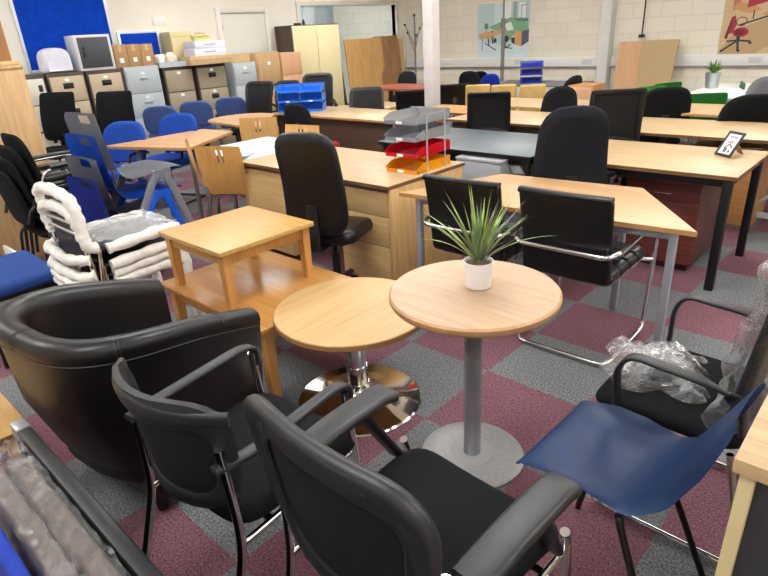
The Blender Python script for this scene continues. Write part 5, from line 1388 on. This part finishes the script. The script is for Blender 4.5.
task_chair('swivel_chair', 'charcoal round-backed chair left of its dark twin, below the poster', at_top(469, 71, .95, 30, -.26), 30, 'charcoal', 'charcoal', .38, .32, z1=.95, **sm)
task_chair('swivel_chair', 'black round-backed chair between the charcoal one and the royal blue one', at_top(480, 71, .87, 40, -.26), 40, 'fabric', 'fabric', .34, .3, z1=.87, **sm)
task_chair('swivel_chair', 'royal blue round-backed chair below the poster', at_top(491, 73.5, .93, 40, -.26), 40, 'royal', 'royal', .32, .27, z1=.93, **sm)
# leaning boards by the column
p0, p1, p2 = on_y(615, 90, 10.1), on_y(640, 37, 10.1), on_y(677, 37, 10.1)
def wall_board(label, x0, x1, h, mat, yb, tilt, skew=0):
    o = thing('leaning_board', label, 'board', ((x0+x1)/2, yb, 0)); w = (x1-x0)/2
    o_ = [(-w, 0), (w-skew, 0), (w, h), (-w, h)]
    mb = MB().prism(o_, 0, .025, mat=Matrix.Rotation(math.radians(-tilt), 4, 'X') @ Matrix(((1, 0, 0, 0), (0, 0, -1, 0), (0, 1, 0, 0), (0, 0, 0, 1))))
    obj('panel', mb, M[mat], o)
wall_board('pinkish chipboard sheet leaning on the back wall, left of the tan one', *WB1)
wall_board('tan chipboard sheet leaning on the back wall right of the pinkish one', *WB2)
t = thing('wooden_box', 'small brown wooden cabinet beside the steel wall column', 'box', (-3.72, 8.15, 0))
obj('body', MB().box(-.22, .22, -.2, .2, .0, .78, .004), M['tan'], t)
obj('door', MB().box(-.21, .21, -.213, -.2, .03, .75, .003), M['boardpk'], t)
# white table, bucket plant, green chairs
desk('white_table', 'long white table at the back wall with the herb bucket on it', -2.25, -.95, 7.4, 9.0, 'white', 'white', 'square', 'white', .73, 'table')
q = spot(711, 88, .7305)
t = thing('potted_herb', 'leafy herb plant in a zinc bucket on the white table', 'plant', (q.x, q.y, .7305))
obj('bucket', MB().lathe([(.07, 0), (.088, .17), (.092, .172), (.092, .18), (.084, .18), (.082, .165), (0, .165)], 28), M['zinc'], t)
mb = MB(); r0 = random.Random(9)
for i in range(90):
    a = r0.uniform(0, 2*PI); leaf_blade(mb, a, r0.uniform(.05, .8), r0.uniform(.08, .2), r0.uniform(.016, .034), r0.uniform(0, .8), z0=.165, mi=r0.choice((0, 0, 1)))
obj('leaves', mb, [M['herb'], M['leaflt']], t)
def green(label, px, py, z, rz, m='green', tilt=0):
    return poly_chair('green_chair', label, at_top(px, py, z, rz, -.27), rz, M[m], M['tubegrey'], 'green chair', 'green chairs at the white table', .8, True)
green('dark green plastic chair between the two smooth black chairs, facing the white table', 707, 93, .8, 38)
green('light green plastic chair just left of the smooth tapered black chair', 652, 84, .82, 60, 'greenlt')
green('green plastic chair behind the smooth tapered black chair', 668, 81, .82, 60)
green('dark green plastic chair turned sideways at the right end of the white table', 742, 82, .8, 110)
task_chair('swivel_chair', 'grey chair at the right edge behind the dark green sideways chair', at_top(770, 76, .98, 60, -.26), 60, 'greyfab', 'greyfab', .42, .36, z1=.98, **sm)
# under the right-hand desks
t = thing('oak_end_panel', 'brown cupboard back standing on the floor behind the black-legged desk', 'cupboard', (-1.12, 5.33, 0))
obj('carcass', MB().box(-.3, .24, -.12, .3, 0, .6, .003), M['tan'], t)
t = thing('white_trestle', 'pale grey steel trestle frame on the floor at the right, beyond the black legs', 'trestle', (-.72, 5.35, 0))
mb = MB()
for s in (-1, 1): mb.box(s*.28-.02, s*.28+.02, -.02, .02, 0, .6, .004)
mb.box(-.28, .28, -.015, .015, .05, .09).box(-.28, .28, -.015, .015, .56, .6).strap([(-.27, 0, .08), (.27, 0, .56)], .02, .03)
obj('frame', mb, M['greysteel'], t)
